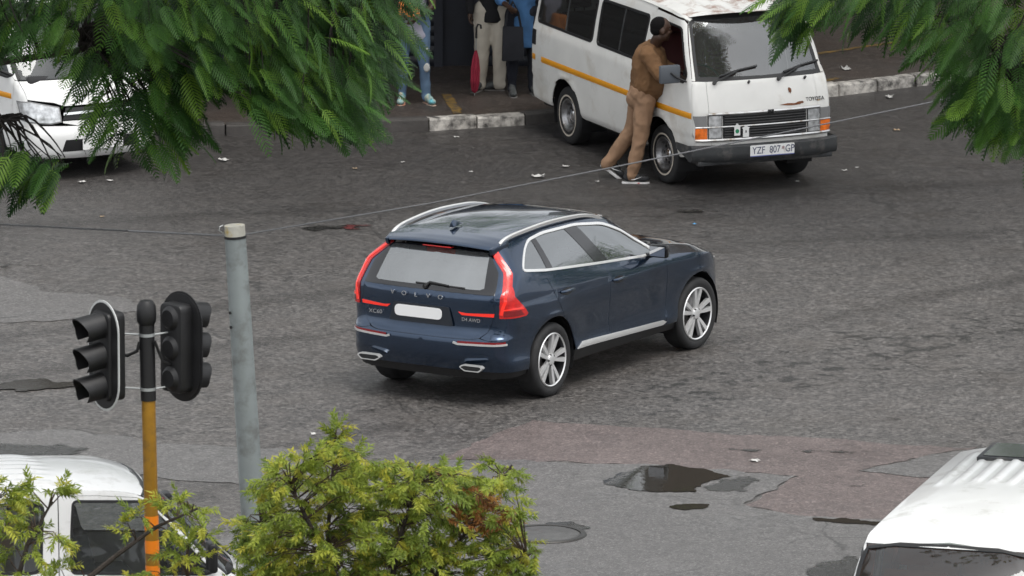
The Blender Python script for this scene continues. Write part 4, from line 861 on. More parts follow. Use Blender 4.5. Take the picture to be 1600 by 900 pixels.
for i, y in enumerate((-.345, -.245)):
    z0 = .625-i*.002+(.02 if i == 0 else 0)
    F_ = frame(fp(y, z0+.06, .034), (-.04, 1, 0), (0, 0, 1))
    tg_ = MB().prism([(-.036, -.06), (.036, -.06), (.036, .035), (.05, .04), (.012, .058), (.012, .070), (-.012, .070), (-.012, .058), (-.05, .04), (-.036, .035)], 0, .004, F_).build('grille_tag', M_tagw, old)
    if i == 0: MB().prism([(.022*math.cos(2*math.pi*k/16), -.012+.024*math.sin(2*math.pi*k/16)) for k in range(16)], .004, .006, F_).build('tag_print', M_tagg, tg_)
    else: MB().prism([(-.008, -.01), (.008, -.01), (.004, .014), (-.006, .016)], .004, .006, F_).build('tag_print', M_greyplastic, tg_)
# bumper
pts = []
for y in np.linspace(-1, 1, 25):
    yy = y*.865; x = 3.535-.10*abs(y)**4-.02*y*y; pts.append((x, yy))
V = []; Fc = []; prof = [(-.05, -.085), (.0, -.09), (.028, -.06), (.035, .0), (.028, .07), (.0, .088), (-.05, .085)]
for i, (x, y) in enumerate(pts):
    for dx, dz in prof: V.append((x+dx, y, .465+dz))
m_ = len(prof)
for i in range(len(pts)-1):
    for j in range(m_-1): Fc.append((i*m_+j, i*m_+j+1, (i+1)*m_+j+1, (i+1)*m_+j))
Fc += [tuple(range(m_)), tuple(range((len(pts)-1)*m_, len(pts)*m_))]
for sg in (-1, 1):
    k = len(V); V += [(3.38, sg*.868, .465+dz) for dx, dz in ((0, -.085), (0, .085))]+[(3.02, sg*.862, .47), (3.02, sg*.862, .54)]
    e = 0 if sg < 0 else (len(pts)-1)*m_
    Fc += [(e+1, e+m_-2, k+1, k), (k, k+1, k+3, k+2)]
ob = MB().add(V, Fc).build('front_bumper', M_greyplastic, old, smooth=True, angle=40)
MB().box((3.40, -.80, .33), (3.47, .80, .385)).build('valance', M_greyplastic, old, bevel=.015)
Mf = frame((3.572, .03, .478), (0, 1, 0), (.03, 0, 1))
pl = MB().prism(rounded([(-.262, -.062), (.262, -.062), (.262, .062), (-.262, .062)], .012, 3), 0, .006, Mf).build('number_plate', M_plate, old)
MB().prism([(-.262, -.062), (.262, -.062), (.262, -.052), (-.262, -.052)], .006, .008, Mf).build('plate_edge', mat('blue plate edge', (.10,.12,.30), .5), pl)
for body_, px_ in (('YZF', -.163), ('807', .030), ('GP', .207)): text('plate_lettering', body_, .110, M_ink, pl, Mf @ Matrix.Translation((px_, .002, .007)), .001, sx=.80)
cr_ = MB(); cr_.prism([(.022*math.cos(a)*(1 if k % 2 else .55), .012+.024*math.sin(a)*(1 if k % 2 else .55)) for k, a in enumerate([2*math.pi*q/12 for q in range(12)])], .006, .008, Mf @ Matrix.Translation((.128, .005, 0))); cr_.build('plate_crest', mat('crest print', (.35,.25,.25), .6), pl)
HO.panel('rear_panel', [('u', -.302, .46), ('u', -.302, 1.875), ('c', 1.89), ('c', .42)], M_oldwhite, old, sides='M')
MB().box((-.9, -.70, .30), (3.3, .70, .36)).build('underbody', M_black, old)
van_cabin(old, 2.57, floor=.55)
# square door mirror on the driver's side
for sg in (-1,):
    dm = MB().box((3.08, sg*.98-.12, 1.20), (3.14, sg*.98+.12, 1.40)).build('door_mirror', mat('grey mirror shell', (.09,.10,.115), .5), old, bevel=.02)
    MB().tube([(3.20, sg*.82, 1.22), (3.16, sg*.92, 1.27), (3.14, sg*.98, 1.32)], .012, 6).build('mirror_arm', M_black, dm)
for cx in (0., 2.57):
    for sg in (-1, 1): wheel(old, (cx, sg*.715, .325), .325, .19, .185, 'whitewall', sg, steer=R(4) if cx else 0)
    MB().tube([(cx, -.65, .30), (cx, .65, .30)], .045, 8).build('axle', M_black, old)
# ---- rounder, newer minibuses
def new_van(van, sl=(3.66, 3.66), stripe=True, vent=False, m=M_white, seatm=None, ribend=1.75):
    zed_ = pc([-1.3, -.9, 0, 1.3, 1.9, 2.25, 2.42, 2.6], [1.81, 1.845, 1.86, 1.86, 1.85, 1.832, 1.80, 1.72])
    lw = pc([.25, .34, .45, .70, .95, 1.12, 1.18, 1.5, 1.80, 1.90, 1.96], [.77, .825, .845, .852, .852, .842, .83, .785, .735, .69, .62])
    def w_(x, z):
        x, z = np.broadcast_arrays(np.asarray(x, float), np.asarray(z, float)); fl = 0
        for cx in (0., 2.57): r = np.sqrt((x-cx)**2+(z-.34)**2); fl = fl+.012*np.exp(-((r-.42)/.03)**2)
        return lw(z)+np.where(x > 2.3, -.07*((x-2.3)/1.3)**2, 0)-np.where(x < -.6, .02*((x+.6)/.6)**2, 0)+fl*(z < .85)
    f_ = pc([.22, .32, .50, .62, .72, .95, 1.06, 1.10, 1.70, 1.84, 1.95], [3.56, 3.64, 3.66, 3.62, 3.60, 3.50, 3.38, 3.33, 2.72, 2.52, 2.30])
    def xf_(y, z): y, z = np.broadcast_arrays(np.asarray(y, float), np.asarray(z, float)); return f_(z)-.16*(np.abs(y)/.8)**2.3
    def xr_(y, z): y, z = np.broadcast_arrays(np.asarray(y, float), np.asarray(z, float)); return -1.15+.14*np.clip((z-1.0)/.9, 0, 1)**1.6+.06*(np.abs(y)/.8)**2.5
    h = Hull(w_, xr_, xf_, lambda z: .10+0*z, lambda z: .12+0*z); A_ = .40
    w1 = [(-.95, 1.22), (.72, 1.20), (.75, 1.755), (-.86, 1.745)]; w2 = [(.84, 1.20), (1.60, 1.185), (1.64, 1.765), (.86, 1.76)]; dw = [(1.86, 1.17), (3.02, 1.10), (3.13, 1.14), (2.82, 1.50), (2.60, 1.70), (2.50, 1.735), (1.89, 1.765)]
    for sd in 'RL':
        sg = -1 if sd == 'R' else 1
        body = [('u', -.30, .42), ('u', -.05, .36), ('s', -.6, .30), ('s', -.4, .31)]+arc(0, .34, A_, 184, -4, 16)+[('s', .46, .29), ('s', 1.65, .29), ('s', 1.715, .31)]+[('s', 1.74, .7), ('s', 1.75, 1.2), ('s', 1.76, 1.80), ('s', 1.762, 1.853)]+[('s', x, float(zed_(x))) for x in (1.72, 1.5, 1.0, .4, -.2, -.6, -.85)]+[('u', -.02, 1.83), ('u', -.30, 1.84)]
        h.panel('body_side', body, m, van, holes=[wrect(w1, .10), wrect(w2, .08)], sides=sd)
        door = [('s', 1.75, .7), ('s', 1.725, .31), ('s', 2.17, .31)]+arc(2.57, .34, A_, 184, 30, 12)+[('s', 3.06, .60), ('s', 3.12, .75), ('s', 3.16, 1.0), ('s', 3.15, 1.09), ('g', -.07, 1.16)]+[('g', -.05, 1.4), ('g', -.04, 1.6), ('s', 2.52, 1.742), ('s', 2.42, 1.77), ('s', 2.1, 1.800), ('s', 1.77, 1.812), ('s', 1.76, 1.2)]
        dr = h.panel('front_door', door, m, van, holes=[wrect(dw, .04)], sides=sd)
        q = rounded(dw, .04, 4); h.ribbon('window_seal', [('s', a, b) for a, b in q+q[:1]], .026, M_black, dr, off=.003, sides=sd); h.panel('door_window', wrect(dw, .04), M_glassV, dr, sides=sd, off=-.006, skirt=0, grid=.15, step=.1)
        for wv, rr_ in ((w1, .10), (w2, .08)):
            q = rounded(wv, rr_, 4); h.ribbon('window_seal', [('s', a, b) for a, b in q+q[:1]], .030, M_black, van, off=.003, sides=sd); h.panel('side_window', wrect(wv, rr_), M_glassV, van, sides=sd, off=-.006, skirt=0, grid=.2, step=.1)
        h.panel('roof_edge', [('s', 1.77, 1.816), ('s', 2.1, 1.804), ('s', 2.425, 1.774), ('s', 2.525, 1.746), ('g', -.035, 1.6), ('g', -.045, 1.4), ('g', -.065, 1.16), ('s', 3.158, 1.092), ('g', .02, 1.085), ('g', .035, 1.2), ('g', .04, 1.5), ('g', .04, 1.735), ('g', .0, 1.765)]+[('s', x, float(zed_(x))) for x in (2.44, 2.3, 2.1, 1.9, 1.77)], m, van, sides=sd)
        h.panel('front_fender', [('s', 3.16, 1.08), ('s', 3.17, 1.0), ('s', 3.13, .75), ('s', 3.07, .60)]+arc(2.57, .34, A_, 28, -2, 4)+[('s', 3.05, .30), ('g', .0, .25), ('g', .55, .24), ('g', .55, .60), ('g', .10, .62), ('g', .02, .80), ('g', .02, 1.08)], m, van, sides=sd)
        h.panel('headlamp', [('g', -.12, .68), ('g', .22, .645), ('g', .33, .66), ('g', .33, .80), ('g', .05, .865), ('g', -.14, .86)], M_lens, van, sides=sd, off=.010, skirt=.02, grid=.05)
        h.panel('lamp_surround', [('g', -.15, .67), ('g', .23, .632), ('g', .345, .65), ('g', .345, .812), ('g', .05, .88), ('g', -.165, .872)], mat('smoked lens'), van, sides=sd, off=.004, skirt=.02, grid=.06)
        if stripe: h.ribbon('yellow_stripe', [('s', -1.05, .905), ('s', 3.12, .905)], .060, M_stripe, van, off=.0035, skirt=.003, sides=sd, step=.1)
        wheel_well(van, 0, .34, A_-.004, sg*.5, sg*.80); wheel_well(van, 2.57, .34, A_-.004, sg*.5, sg*.80)
        dm = MB().box((2.98, sg*1.0-.09, 1.16), (3.06, sg*1.0+.09, 1.42)).build('door_mirror', M_black, van, bevel=.03, seg=3); MB().tube([(3.08, sg*.80, 1.13), (3.04, sg*.95, 1.20)], .02, 6).build('mirror_arm', M_black, dm)
    h.panel('bonnet', [('g', .025, .90), ('g', .30, .86), ('g', .40, .82), ('fc', .82), ('fc', 1.075), ('g', .03, 1.075)], m, van, sides='M')
    h.panel('bumper', [('g', .556, .24), ('g', .556, .60), ('g', .36, .64), ('g', .36, .66), ('fc', .66), ('fc', .24)], m, van, sides='M')
    h.panel('grille', [('g', .365, .67), ('g', .42, .80), ('fc', .80), ('fc', .67)], M_black, van, sides='M', off=-.01)
    h.panel('lower_intake', [('g', .30, .33), ('g', .36, .46), ('fc', .46), ('fc', .33)], M_black, van, sides='M', off=.004, skirt=.01)
    h.ribbon('grille_bar', [('g', .375, .735), ('g', .6, .74), ('fc', .74)], .030, M_chrome, van, off=.008, sides='B')
    h.panel('windscreen', [('g', .04, 1.09), ('g', .03, 1.785), ('fc', 1.84), ('fc', 1.085)], glass('screen glass', (.42,.45,.44), 1.7, film=.04), van, sides='M', skirt=0, off=-.004, grid=.12)
    h.ribbon('windscreen_seal', [('g', .035, 1.085), ('g', .04, 1.5), ('g', .045, 1.755), ('g', .30, 1.80), ('fc', 1.812)], .03, M_black, van, off=.004, sides='B')
    # roof carries on over the cab down to the windscreen
    ey = {}
    def fn(a, b):
        v = 2*b-1; x = -.87+a*(2.47+.87); ze = float(zed_(x)); k = round(x, 5)
        if k not in ey: ey[k] = float(h.P(np.array([h.conv(('s', x, ze))[0]]), np.array([ze]))[0][1])
        s_ = max(0, (a-.55)/.45); bow = .125*(1-v*v)*s_**2; z = ze+.085*(1-abs(v)**2.4)*(1-.78*s_**2.6)
        if abs(v) < .84:
            f = min(1, max(0, (x+.7)/.12))*min(1, max(0, (ribend-x)/.15)); s = (v/.84+1)/2*8; q = abs((s % 1)-.5); z += .016*f*(1 if q < .18 else max(0, 1-(q-.18)/.09))
        return (x+bow, v*ey[k], z)
    grid_surf('roof', lambda a, b: fn(a, 1-b), 56, 72, m, van)
    h.panel('rear_panel', [('u', -.302, .42), ('u', -.302, 1.84), ('c', 1.86), ('c', .40)], m, van, sides='M')
    if vent:
        vt = MB().box((-.80, -.42, 1.92), (-.20, .42, 1.965)).build('roof_hatch', M_greyplastic, van, bevel=.012); MB().box((-.76, -.37, 1.9655), (-.24, .37, 1.972)).build('hatch_glass', M_gloss, vt)
    MB().box((-1.0, -.70, .24), (3.3, .70, .30)).build('underbody', M_black, van); van_cabin(van, 2.57, floor=.50, m=seatm or mat('grey seat cloth', (.07,.075,.085), .85))
    for y in (-.12, .45):
        z0 = 1.10; u = h.conv(('f', abs(y), z0))[0]; p = h.P(np.array([u]), np.array([z0]))[0]
        MB().tube([(p[0]+.03, math.copysign(p[1], y), z0), (p[0]-.10, math.copysign(p[1], y)+.55*.8, z0+.10)], .011, 6).build('wiper', M_black, van)
    Mp = frame((3.672, 0, .40), (0, 1, 0), (0, 0, 1)); MB().prism(rounded([(-.25, -.06), (.25, -.06), (.25, .06), (-.25, .06)], .01, 2), 0, .006, Mp).build('number_plate', M_plate, van)
    for cx in (0., 2.57):
        for sg in (-1, 1): wheel(van, (cx, sg*.725, .335), .335, .20, .20, 'steel', sg)
        MB().tube([(cx, -.65, .30), (cx, .65, .30)], .045, 8).build('axle', M_black, van)
    return h
va = empty('minibus', (-6.40, 9.25, 0), R(-58), 'white minibus parked at the back left, half hidden by hanging leaves', 'van'); new_van(va)
vb = empty('minibus', (-5.68, -17.80, 0), R(13), 'white minibus with ribbed roof and visible steering wheel behind the traffic light', 'van'); new_van(vb, stripe=False)
vc = empty('minibus', (4.27, -17.55, 0), R(-106), 'white minibus at the lower right with a dark roof hatch', 'van'); new_van(vc, stripe=False, vent=True, ribend=.75, seatm=mat('orange seat cloth', (.45,.09,.02), .8))
# ------------------------------------------------------------------ traffic signal
M_sigblack = mat('signal black', (.010,.010,.011), .5, vary=.25, vscale=8)
M_yelpole = mat('amber pole paint', (.27,.135,.007), .5, vary=.18, vscale=5, dirt=((.16,.09,.02), .3, 8))
M_reflo = mat('orange reflective band', (.80,.22,.01), .4)
M_reflw = mat('white board edge', (.55,.56,.55), .6)
M_galv = mat('galvanised steel', (.42,.44,.44), .45, metal=.6, vary=.12, vscale=7, rvary=.1)
sig = empty('traffic_light', (-2.845, -21.5, .12), 0, 'black two-headed traffic light on a yellow pole with orange bands', 'traffic light')
top = 4.04; lean = -.017
def sp(z): return (lean*z, 0, z)
MB().tube([sp(0), sp(3.24)], .056, 20).build('pole', M_yelpole, sig, smooth=True)
for a, b in ((2.17, 2.285), (1.98, 2.085), (1.78, 1.88), (1.50, 1.62)): MB().tube([sp(a), sp(b)], .0575, 20, cap=False).build('reflective_band', M_reflo, sig, smooth=True)
MB().tube([sp(3.225), sp(3.88)], .062, 20).build('pole_sleeve', M_sigblack, sig, smooth=True)
MB().lathe([(.062, 3.84), (.078, 3.87), (.080, 3.93), (.074, 4.0), (.05, 4.035), (0, 4.045)], 20, 'z', Matrix.Translation((lean*3.9, 0, 0))).build('pole_cap', M_sigblack, sig, smooth=True)
for z in (3.76, 3.32): MB().tube([sp(z-.012), sp(z+.012)], .066, 20).build('strap', M_galv, sig, smooth=True)
def signal_head(c, facing, nm_border):
    "stadium backboard with three visored lamps"
    f = Vector(facing).normalized(); up = Vector((0, 0, 1)); r = f.cross(up).normalized()   # r is to the viewer's side when f points at you
    head = bpy.data.objects.new('signal_head', None); col.objects.link(head); head.parent = sig; head.location = c; head.empty_display_size = .1
    F_ = frame((0, 0, 0), r, up)
    if (F_.to_3x3() @ Vector((0, 0, 1))).dot(f) < 0: F_ = frame((0, 0, 0), -r, up)
    def stad(w, h, n=14): return [(w*math.cos(a), (h-w)+w*math.sin(a)) for a in [math.pi*k/n for k in range(n+1)]]+[(w*math.cos(a), -(h-w)+w*math.sin(a)) for a in [math.pi+math.pi*k/n for k in range(n+1)]]
    bd = MB().prism(stad(.225, .43), -.012, .004, F_).build('backboard', M_sigblack, head)
    MB().prism(stad(.243, .448), -.006, .002, F_).build('board_edge', M_reflw if nm_border else M_sigblack, head)
    MB().prism(rounded([(-.13, -.36), (.13, -.36), (.13, .36), (-.13, .36)], .06, 4), -.13, .03, F_).build('housing', M_sigblack, head, bevel=.02)
    for k, (zz, cc) in enumerate(((.245, (.10,.006,.005)), (0, (.11,.06,.005)), (-.245, (.004,.07,.03)))):
        T = F_ @ Matrix.Translation((0, zz, 0))
        MB().lathe([(0, .045), (.06, .042), (.098, .03)], 24, 'z', T).build('lens', mat('signal lens %d' % k, cc, .2, coat=.5), head, smooth=True)
        V = []; Fc = []; n = 20
        for i in range(n+1):
            a = math.pi*(-.28+1.56*i/n); ln = .23*(.72+.28*math.sin(min(max(a, 0), math.pi)))
            for rad in (.105, .112):
                V.append(T @ Vector((rad*math.cos(a), rad*math.sin(a), .028))); V.append(T @ Vector((rad*1.0*math.cos(a), rad*math.sin(a)-.035*(ln/.24), .03+ln)))
        for i in range(n): b = i*4; Fc += [(b, b+1, b+5, b+4), (b+2, b+6, b+7, b+3), (b+1, b+3, b+7, b+5)]
        MB().add(V, Fc).build('visor', M_sigblack, head, smooth=True, angle=40)
        MB().lathe([(0, -.165), (.07, -.160), (.10, -.13)], 20, 'z', T).build('lamp_back', M_sigblack, head, smooth=True)
    return head
hl = signal_head((-.41, .02, 3.585), (-.84, -.54, -.04), True); hr = signal_head((.215, .12, 3.64), (.72, .69, -.03), False)
for z in (3.76, 3.32):
    MB().tube([(lean*z-.06, 0, z), (-.33, .03, z+.005)], .008, 6).build('bracket', M_galv, sig); MB().tube([(lean*z+.06, 0, z), (.17, .09, z+.01)], .008, 6).build('bracket', M_galv, sig)
MB().tube([(-.30, .03, 3.60), (-.22, .01, 3.585), (-.14, -.02, 3.63), (lean*3.7-.06, -.01, 3.70)], .014, 8).build('cable', M_black, sig, smooth=True)
MB().tube([(.0, -.06, 3.72), (.06, -.03, 3.55), (.14, .03, 3.50), (.18, .08, 3.60)], .012, 8).build('cable', M_black, sig, smooth=True)
# ------------------------------------------------------------------ leaning galvanised pole and its stay cable
gp_ = empty('utility_pole', (-2.025, -19.3, 0), 0, 'grey galvanised steel pole leaning left with a cable at its top', 'pole')
ax = lambda z: (-.0564*z, 0, z)
MB().tube([ax(-.1), ax(1.4), ax(2.9), ax(4.245)], [.105, .100, .094, .087], 28).build('shaft', mat('galvanised pole', (.25,.28,.28), .5, metal=.25, vary=.10, vscale=4, rvary=.1, dirt=((.17,.18,.175), .4, 6)), gp_, smooth=True)
MB().tube([ax(4.245), ax(4.345)], .085, 28).build('cap', mat('pole cap', (.42,.41,.36), .6, vary=.15, vscale=9, dirt=((.40,.30,.10), .3, 9)), gp_, smooth=True, angle=40)
MB().tube([ax(4.24), ax(4.26)], .093, 28).build('cable_band', M_black, gp_, smooth=True)
for z in (3.625, 3.505): MB().tube([(ax(z)[0]-.078, -.060, z), (ax(z)[0]-.085, -.066, z)], .013, 8).build('bolt_hole', M_black, gp_)
MB().tube([(ax(4.28)[0]-.09, 0, 4.275), (ax(4.28)[0]-.13, -.02, 4.305), (ax(4.28)[0]-.125, -.02, 4.335), (ax(4.28)[0]-.10, 0, 4.345)], .005, 6).build('wire_hook', M_galv, gp_)
def wire(name, pts, r, label, m, twist=True):
    P_ = []; n = 60
    for (a, b) in zip(pts[:-1], pts[1:]):
        for k in range(n): P_.append(Vector(a).lerp(Vector(b), k/n))
    P_.append(Vector(pts[-1])); mb = MB(); mb.tube(P_, r, 6)
    if twist:
        Q = []
        for i, p in enumerate(P_): an = i*2.1; Q.append(p+Vector((0, math.cos(an), math.sin(an)))*r*.8)
        mb.tube(Q, r*.7, 5)
    return tag(mb.build(name, m, smooth=True), label, 'cable')
M_wire = mat('steel cable', (.16,.16,.165), .4, metal=.7)
wire('stay_cable', [(-2.264, -19.3, 4.255), (-.713, -15.6, 3.827), (.837, -14.2, 3.875), (2.263, -13.0, 3.947), (3.671, -11.8, 4.015), (6.5, -9.6, 4.25)], .0065, 'thin steel cable running from the grey pole to the upper right', M_wire)
wire('stay_cable', [(-2.264, -19.3, 4.255), (-3.233, -17.1, 3.875), (-4.304, -17.2, 3.95), (-7.0, -17.4, 4.2)], .0085, 'thin dark cable running from the grey pole to the left edge', M_wire)
# ------------------------------------------------------------------ people
from mathutils import noise as mnoise
def blob(name, prims, m, parent, voxel=.014, smooth=6, wr=0., wrs=9., M=None, shape=None):
    bm = bmesh.new()
    for p in prims:
        if p[0] == 'c':
            a, b = Vector(p[1]), Vector(p[2]); r0, r1 = p[3], p[4]; d = b-a
            for c, r in ((a, r0), (b, r1)): bmesh.ops.create_icosphere(bm, subdivisions=2, radius=r, matrix=Matrix.Translation(c))
            if d.length > 1e-5: bmesh.ops.create_cone(bm, cap_ends=True, segments=20, radius1=r0, radius2=r1, depth=d.length, matrix=Matrix.Translation((a+b)/2) @ d.to_track_quat('Z', 'Y').to_matrix().to_4x4())
        else:
            Mx = Matrix.Translation(p[1]) @ (p[3] if len(p) > 3 else Matrix.Identity(4)) @ Matrix.Diagonal((*p[2], 1)); bmesh.ops.create_icosphere(bm, subdivisions=3, radius=1, matrix=Mx)
    me = bpy.data.meshes.new('tmp'); bm.to_mesh(me); bm.free(); o = bpy.data.objects.new('tmp', me); col.objects.link(o)
    md = o.modifiers.new('r', 'REMESH'); md.mode = 'VOXEL'; md.voxel_size = voxel
    if smooth: s = o.modifiers.new('s', 'SMOOTH'); s.iterations = smooth; s.factor = .5
    dg = bpy.context.evaluated_depsgraph_get(); dg.update(); out = bpy.data.meshes.new_from_object(o.evaluated_get(dg)); bpy.data.objects.remove(o); bpy.data.meshes.remove(me)
    if wr > 0:
        n = np.zeros(len(out.vertices)*3, np.float32); out.vertices.foreach_get('normal', n); n = n.reshape(-1, 3)
        for i, v in enumerate(out.vertices):
            q = Vector((v.co.x*wrs, v.co.y*wrs, v.co.z*wrs*.75)); f = abs(mnoise.noise(q))+.5*abs(mnoise.noise(q*2.3)); v.co += Vector(n[i])*(wr*(.35-f)*1.6)
    if shape:
        for v in out.vertices: v.co = shape(v.co)
    if M is not None: out.transform(M)
    out.materials.clear(); out.shade_smooth(); out.name = name
    return link(name, out, m, parent)
M_skin = mat('dark brown skin', (.055,.028,.017), .5, vary=.12, vscale=12)
M_hair = mat('black hair', (.004,.0035,.0035), .9, spec=.2, bump=.004, bscale=120)
def head_prims(c, d, up=Vector((0, 0, 1)), s=1.):
    "face looks along d"
    c = Vector(c); d = Vector(d).normalized(); r = d.cross(up).normalized(); u = r.cross(d); Q = Matrix((d, r, u)).transposed().to_4x4()
    P = lambda a, b, e: c+(d*a+r*b+u*e)*s
    E = lambda a, b, e, x, y, z: ('e', P(a, b, e), (x*s, y*s, z*s), Q)
    pr = [E(-.012, 0, .03, .098, .076, .095), E(.022, 0, -.05, .068, .058, .062), E(.060, 0, -.085, .028, .034, .022), E(.092, 0, -.018, .022, .017, .024), E(.075, 0, .010, .018, .012, .035),
          E(.068, .030, -.020, .026, .022, .020), E(.068, -.030, -.020, .026, .022, .020), E(.082, 0, -.062, .016, .026, .010), E(.072, 0, .038, .022, .050, .014)]
    for q in (-1, 1): pr += [E(-.005, q*.078, -.012, .022, .011, .032)]
    return pr, P, E
def hair_prims(E): return [E(-.026, 0, .040, .092, .0775, .0885), E(-.050, 0, -.005, .062, .068, .06)]
def face_bits(body, P, d):
    up = Vector((0, 0, 1)); r = Vector(d).normalized().cross(up)
    for q in (-1, 1):
        MB().lathe([(0, .0), (.007, .002), (.0115, .009)], 12, 'z', Matrix.Translation(P(.082, q*.030, .012)) @ (-Vector(d)).to_track_quat('Z', 'Y').to_matrix().to_4x4()).build('eye', mat('eye', (.25,.23,.21), .2), body)
def hand_prims(w, pts_dir, palm_n, side, curl=.5, s=1.):
    "palm from the wrist along pts_dir; five fingers bent towards palm_n; thumb on side"
    w = Vector(w); d = Vector(pts_dir).normalized(); n = Vector(palm_n).normalized(); t = d.cross(n).normalized()*side
    pr = [('c', w, w+d*.045*s, .024*s, .030*s), ('c', w+d*.03*s+t*.02*s, w+d*.085*s+t*.028*s, .018*s, .014*s), ('c', w+d*.03*s-t*.02*s, w+d*.080*s-t*.030*s, .018*s, .014*s)]
    for k, (off, L_) in enumerate(((.030, .072), (.010, .080), (-.011, .074), (-.030, .058))):
        b = w+d*.085*s+t*off*s; a1 = b+(d*math.cos(curl*.6)+n*math.sin(curl*.6)).normalized()*L_*.5*s; a2 = a1+(d*math.cos(curl*1.8)+n*math.sin(curl*1.8)).normalized()*L_*.5*s
        pr += [('c', b, a1, .0095*s, .0088*s), ('c', a1, a2, .0088*s, .0075*s)]
    b = w+d*.030*s+t*.028*s; a1 = b+(d*.6+t*.75+n*.2).normalized()*.042*s; a2 = a1+(d*.9+t*.25+n*.35).normalized()*.034*s
    pr += [('c', b, a1, .012*s, .0105*s), ('c', a1, a2, .0105*s, .009*s)]
    return pr
def shoe(name, heel, toe, parent, m_up, m_sole, h=.085, wd=.046, swoosh=None, lift=0., accent=None):
    heel = Vector(heel); toe = Vector(toe); d = (toe-heel).normalized(); side = d.cross(Vector((0, 0, 1))).normalized(); u = side.cross(d); L_ = .30
    P = lambda a, b, e: heel+d*a+side*b+u*e
    up = blob(name, [('e', P(.055, 0, .055), (.058, .040, .048), Matrix((d, side, u)).transposed().to_4x4()), ('c', P(.06, 0, .075), P(.16, 0, .058), .041, .040), ('e', P(.215, .004, .040), (.075, wd, .036), Matrix((d, side, u)).transposed().to_4x4()), ('c', P(.05, 0, .085), P(.065, 0, .115), .040, .042)], m_up, parent, .009, 4)
    out = [(-.012, -.030), (.03, -.040), (.12, -.040), (.20, -.050), (.265, -.036), (.298, 0), (.265, .040), (.20, .050), (.12, .036), (.03, .038), (-.012, .028)]
    MB().prism(rounded(out, .02, 3), -.004, .026, frame(heel, d, side)).build('sole', m_sole, up, bevel=.006)
    if (frame(heel, d, side).to_3x3() @ Vector((0, 0, 1))).z < 0:
        up.children[0].data.transform(Matrix.Translation(heel) @ Matrix.Identity(4) @ Matrix.Translation(-heel))
    if swoosh:
        for q in (-1, 1):
            top_ = [(.075, .050), (.10, .040), (.13, .043), (.175, .058), (.215, .072)]; bot = [(.215, .072), (.17, .050), (.13, .032), (.10, .030), (.082, .036)]
            V = [P(a, q*(.047 if a < .18 else .047), e) for a, e in top_+bot[1:]]
            mesh('side_mark', V, [tuple(range(len(V)))], swoosh, up)
    lace = MB()
    for k in range(4): a = .10+.022*k; lace.tube([P(a, -.022, .098-.011*k), P(a+.004, 0, .104-.011*k), P(a, .022, .098-.011*k)], .004, 5)
    lace.build('laces', m_sole, up)
    return up
# ---- man leaning at the taxi window
man = empty('person', (1.34, 5.95, 0), 0, 'man in brown jacket and tan trousers leaning into the old taxi window', 'person', None)
o_ = Vector((1.34, 5.95, 0)); g = lambda x, y, z: Vector((x, y, z))-o_
hd = Vector((.95, .28, -.10)); hp, HP, HE = head_prims(g(1.615, 5.73, 1.715), hd, s=1.12)
Rs, Re, Rw = g(1.475, 5.69, 1.455), g(1.605, 5.60, 1.235), g(1.75, 5.63, 1.235); Ls, Le, Lw = g(1.49, 6.03, 1.44), g(1.66, 6.02, 1.26), g(1.80, 5.93, 1.235)
pelv = g(1.42, 5.95, .96); bel = g(1.49, 5.90, 1.13); ch = g(1.49, 5.87, 1.34); nk = g(1.545, 5.80, 1.53)
rh, rk, ra = g(1.445, 5.86, .94), g(1.395, 5.86, .53), g(1.31, 5.87, .12); lh, lk, la = g(1.40, 6.05, .93), g(1.30, 6.09, .53), g(1.055, 6.17, .175)
body = blob('body', hp+[('c', nk, HP(-.02, 0, -.07), .068, .062), ('c', ch, nk, .13, .07), ('c', bel, ch, .15, .14), ('c', pelv, bel, .14, .15), ('c', Rs, Re, .055, .045), ('c', Re, Rw, .042, .030), ('c', Ls, Le, .055, .045), ('c', Le, Lw, .042, .030), ('c', ch, Rs, .1, .06), ('c', ch, Ls, .1, .06),
    ('c', rh, rk, .085, .058), ('c', rk, ra, .055, .04), ('c', lh, lk, .085, .058), ('c', lk, la, .055, .04)]+hand_prims(Rw, (.8, .3, -.25), (.2, 0, -1), 1, .9)+hand_prims(Lw, (.8, .2, -.25), (.2, 0, -1), -1, .9), M_skin, man, .0095, 3)
blob('hair', hair_prims(HE), M_hair, man, .010, 2)
face_bits(body, HP, hd)
M_jack = mat('brown jacket cloth', (.17,.088,.038), .9, vary=.15, vscale=7, bump=.002, bscale=40); M_tan = mat('tan trouser cloth', (.29,.175,.105), .9, vary=.12, vscale=6, bump=.002, bscale=40)
jk = blob('jacket', [('c', nk+Vector((-.02, .0, -.01)), ch+Vector((0, 0, .08)), .085, .15), ('c', ch+Vector((0, 0, .04)), bel, .185, .205), ('e', bel+Vector((.05, 0, -.03)), (.19, .19, .16)), ('c', bel, pelv+Vector((.03, 0, .05)), .20, .180), ('c', ch, Rs, .12, .095), ('c', ch, Ls, .12, .095), ('c', Rs, Re, .092, .078), ('c', Re, Rw-Vector((.03, 0, 0)), .074, .052), ('c', Ls, Le, .092, .078), ('c', Le, Lw-Vector((.03, 0, 0)), .074, .052)], M_jack, man, .013, 6, wr=.017, wrs=7.5)
MB().tube([nk+Vector((.06*math.cos(a), .06*math.sin(a), .015+.02*math.cos(a))) for a in [2*math.pi*k/16 for k in range(17)]], .022, 8, cap=False).build('collar', M_jack, jk, smooth=True)
tw = lambda h_, k_, a_, q: [('c', h_, k_, .118, .088), ('c', k_, a_, .086, .070), ('c', a_, a_+(a_-k_).normalized()*.03, .070, .074)]
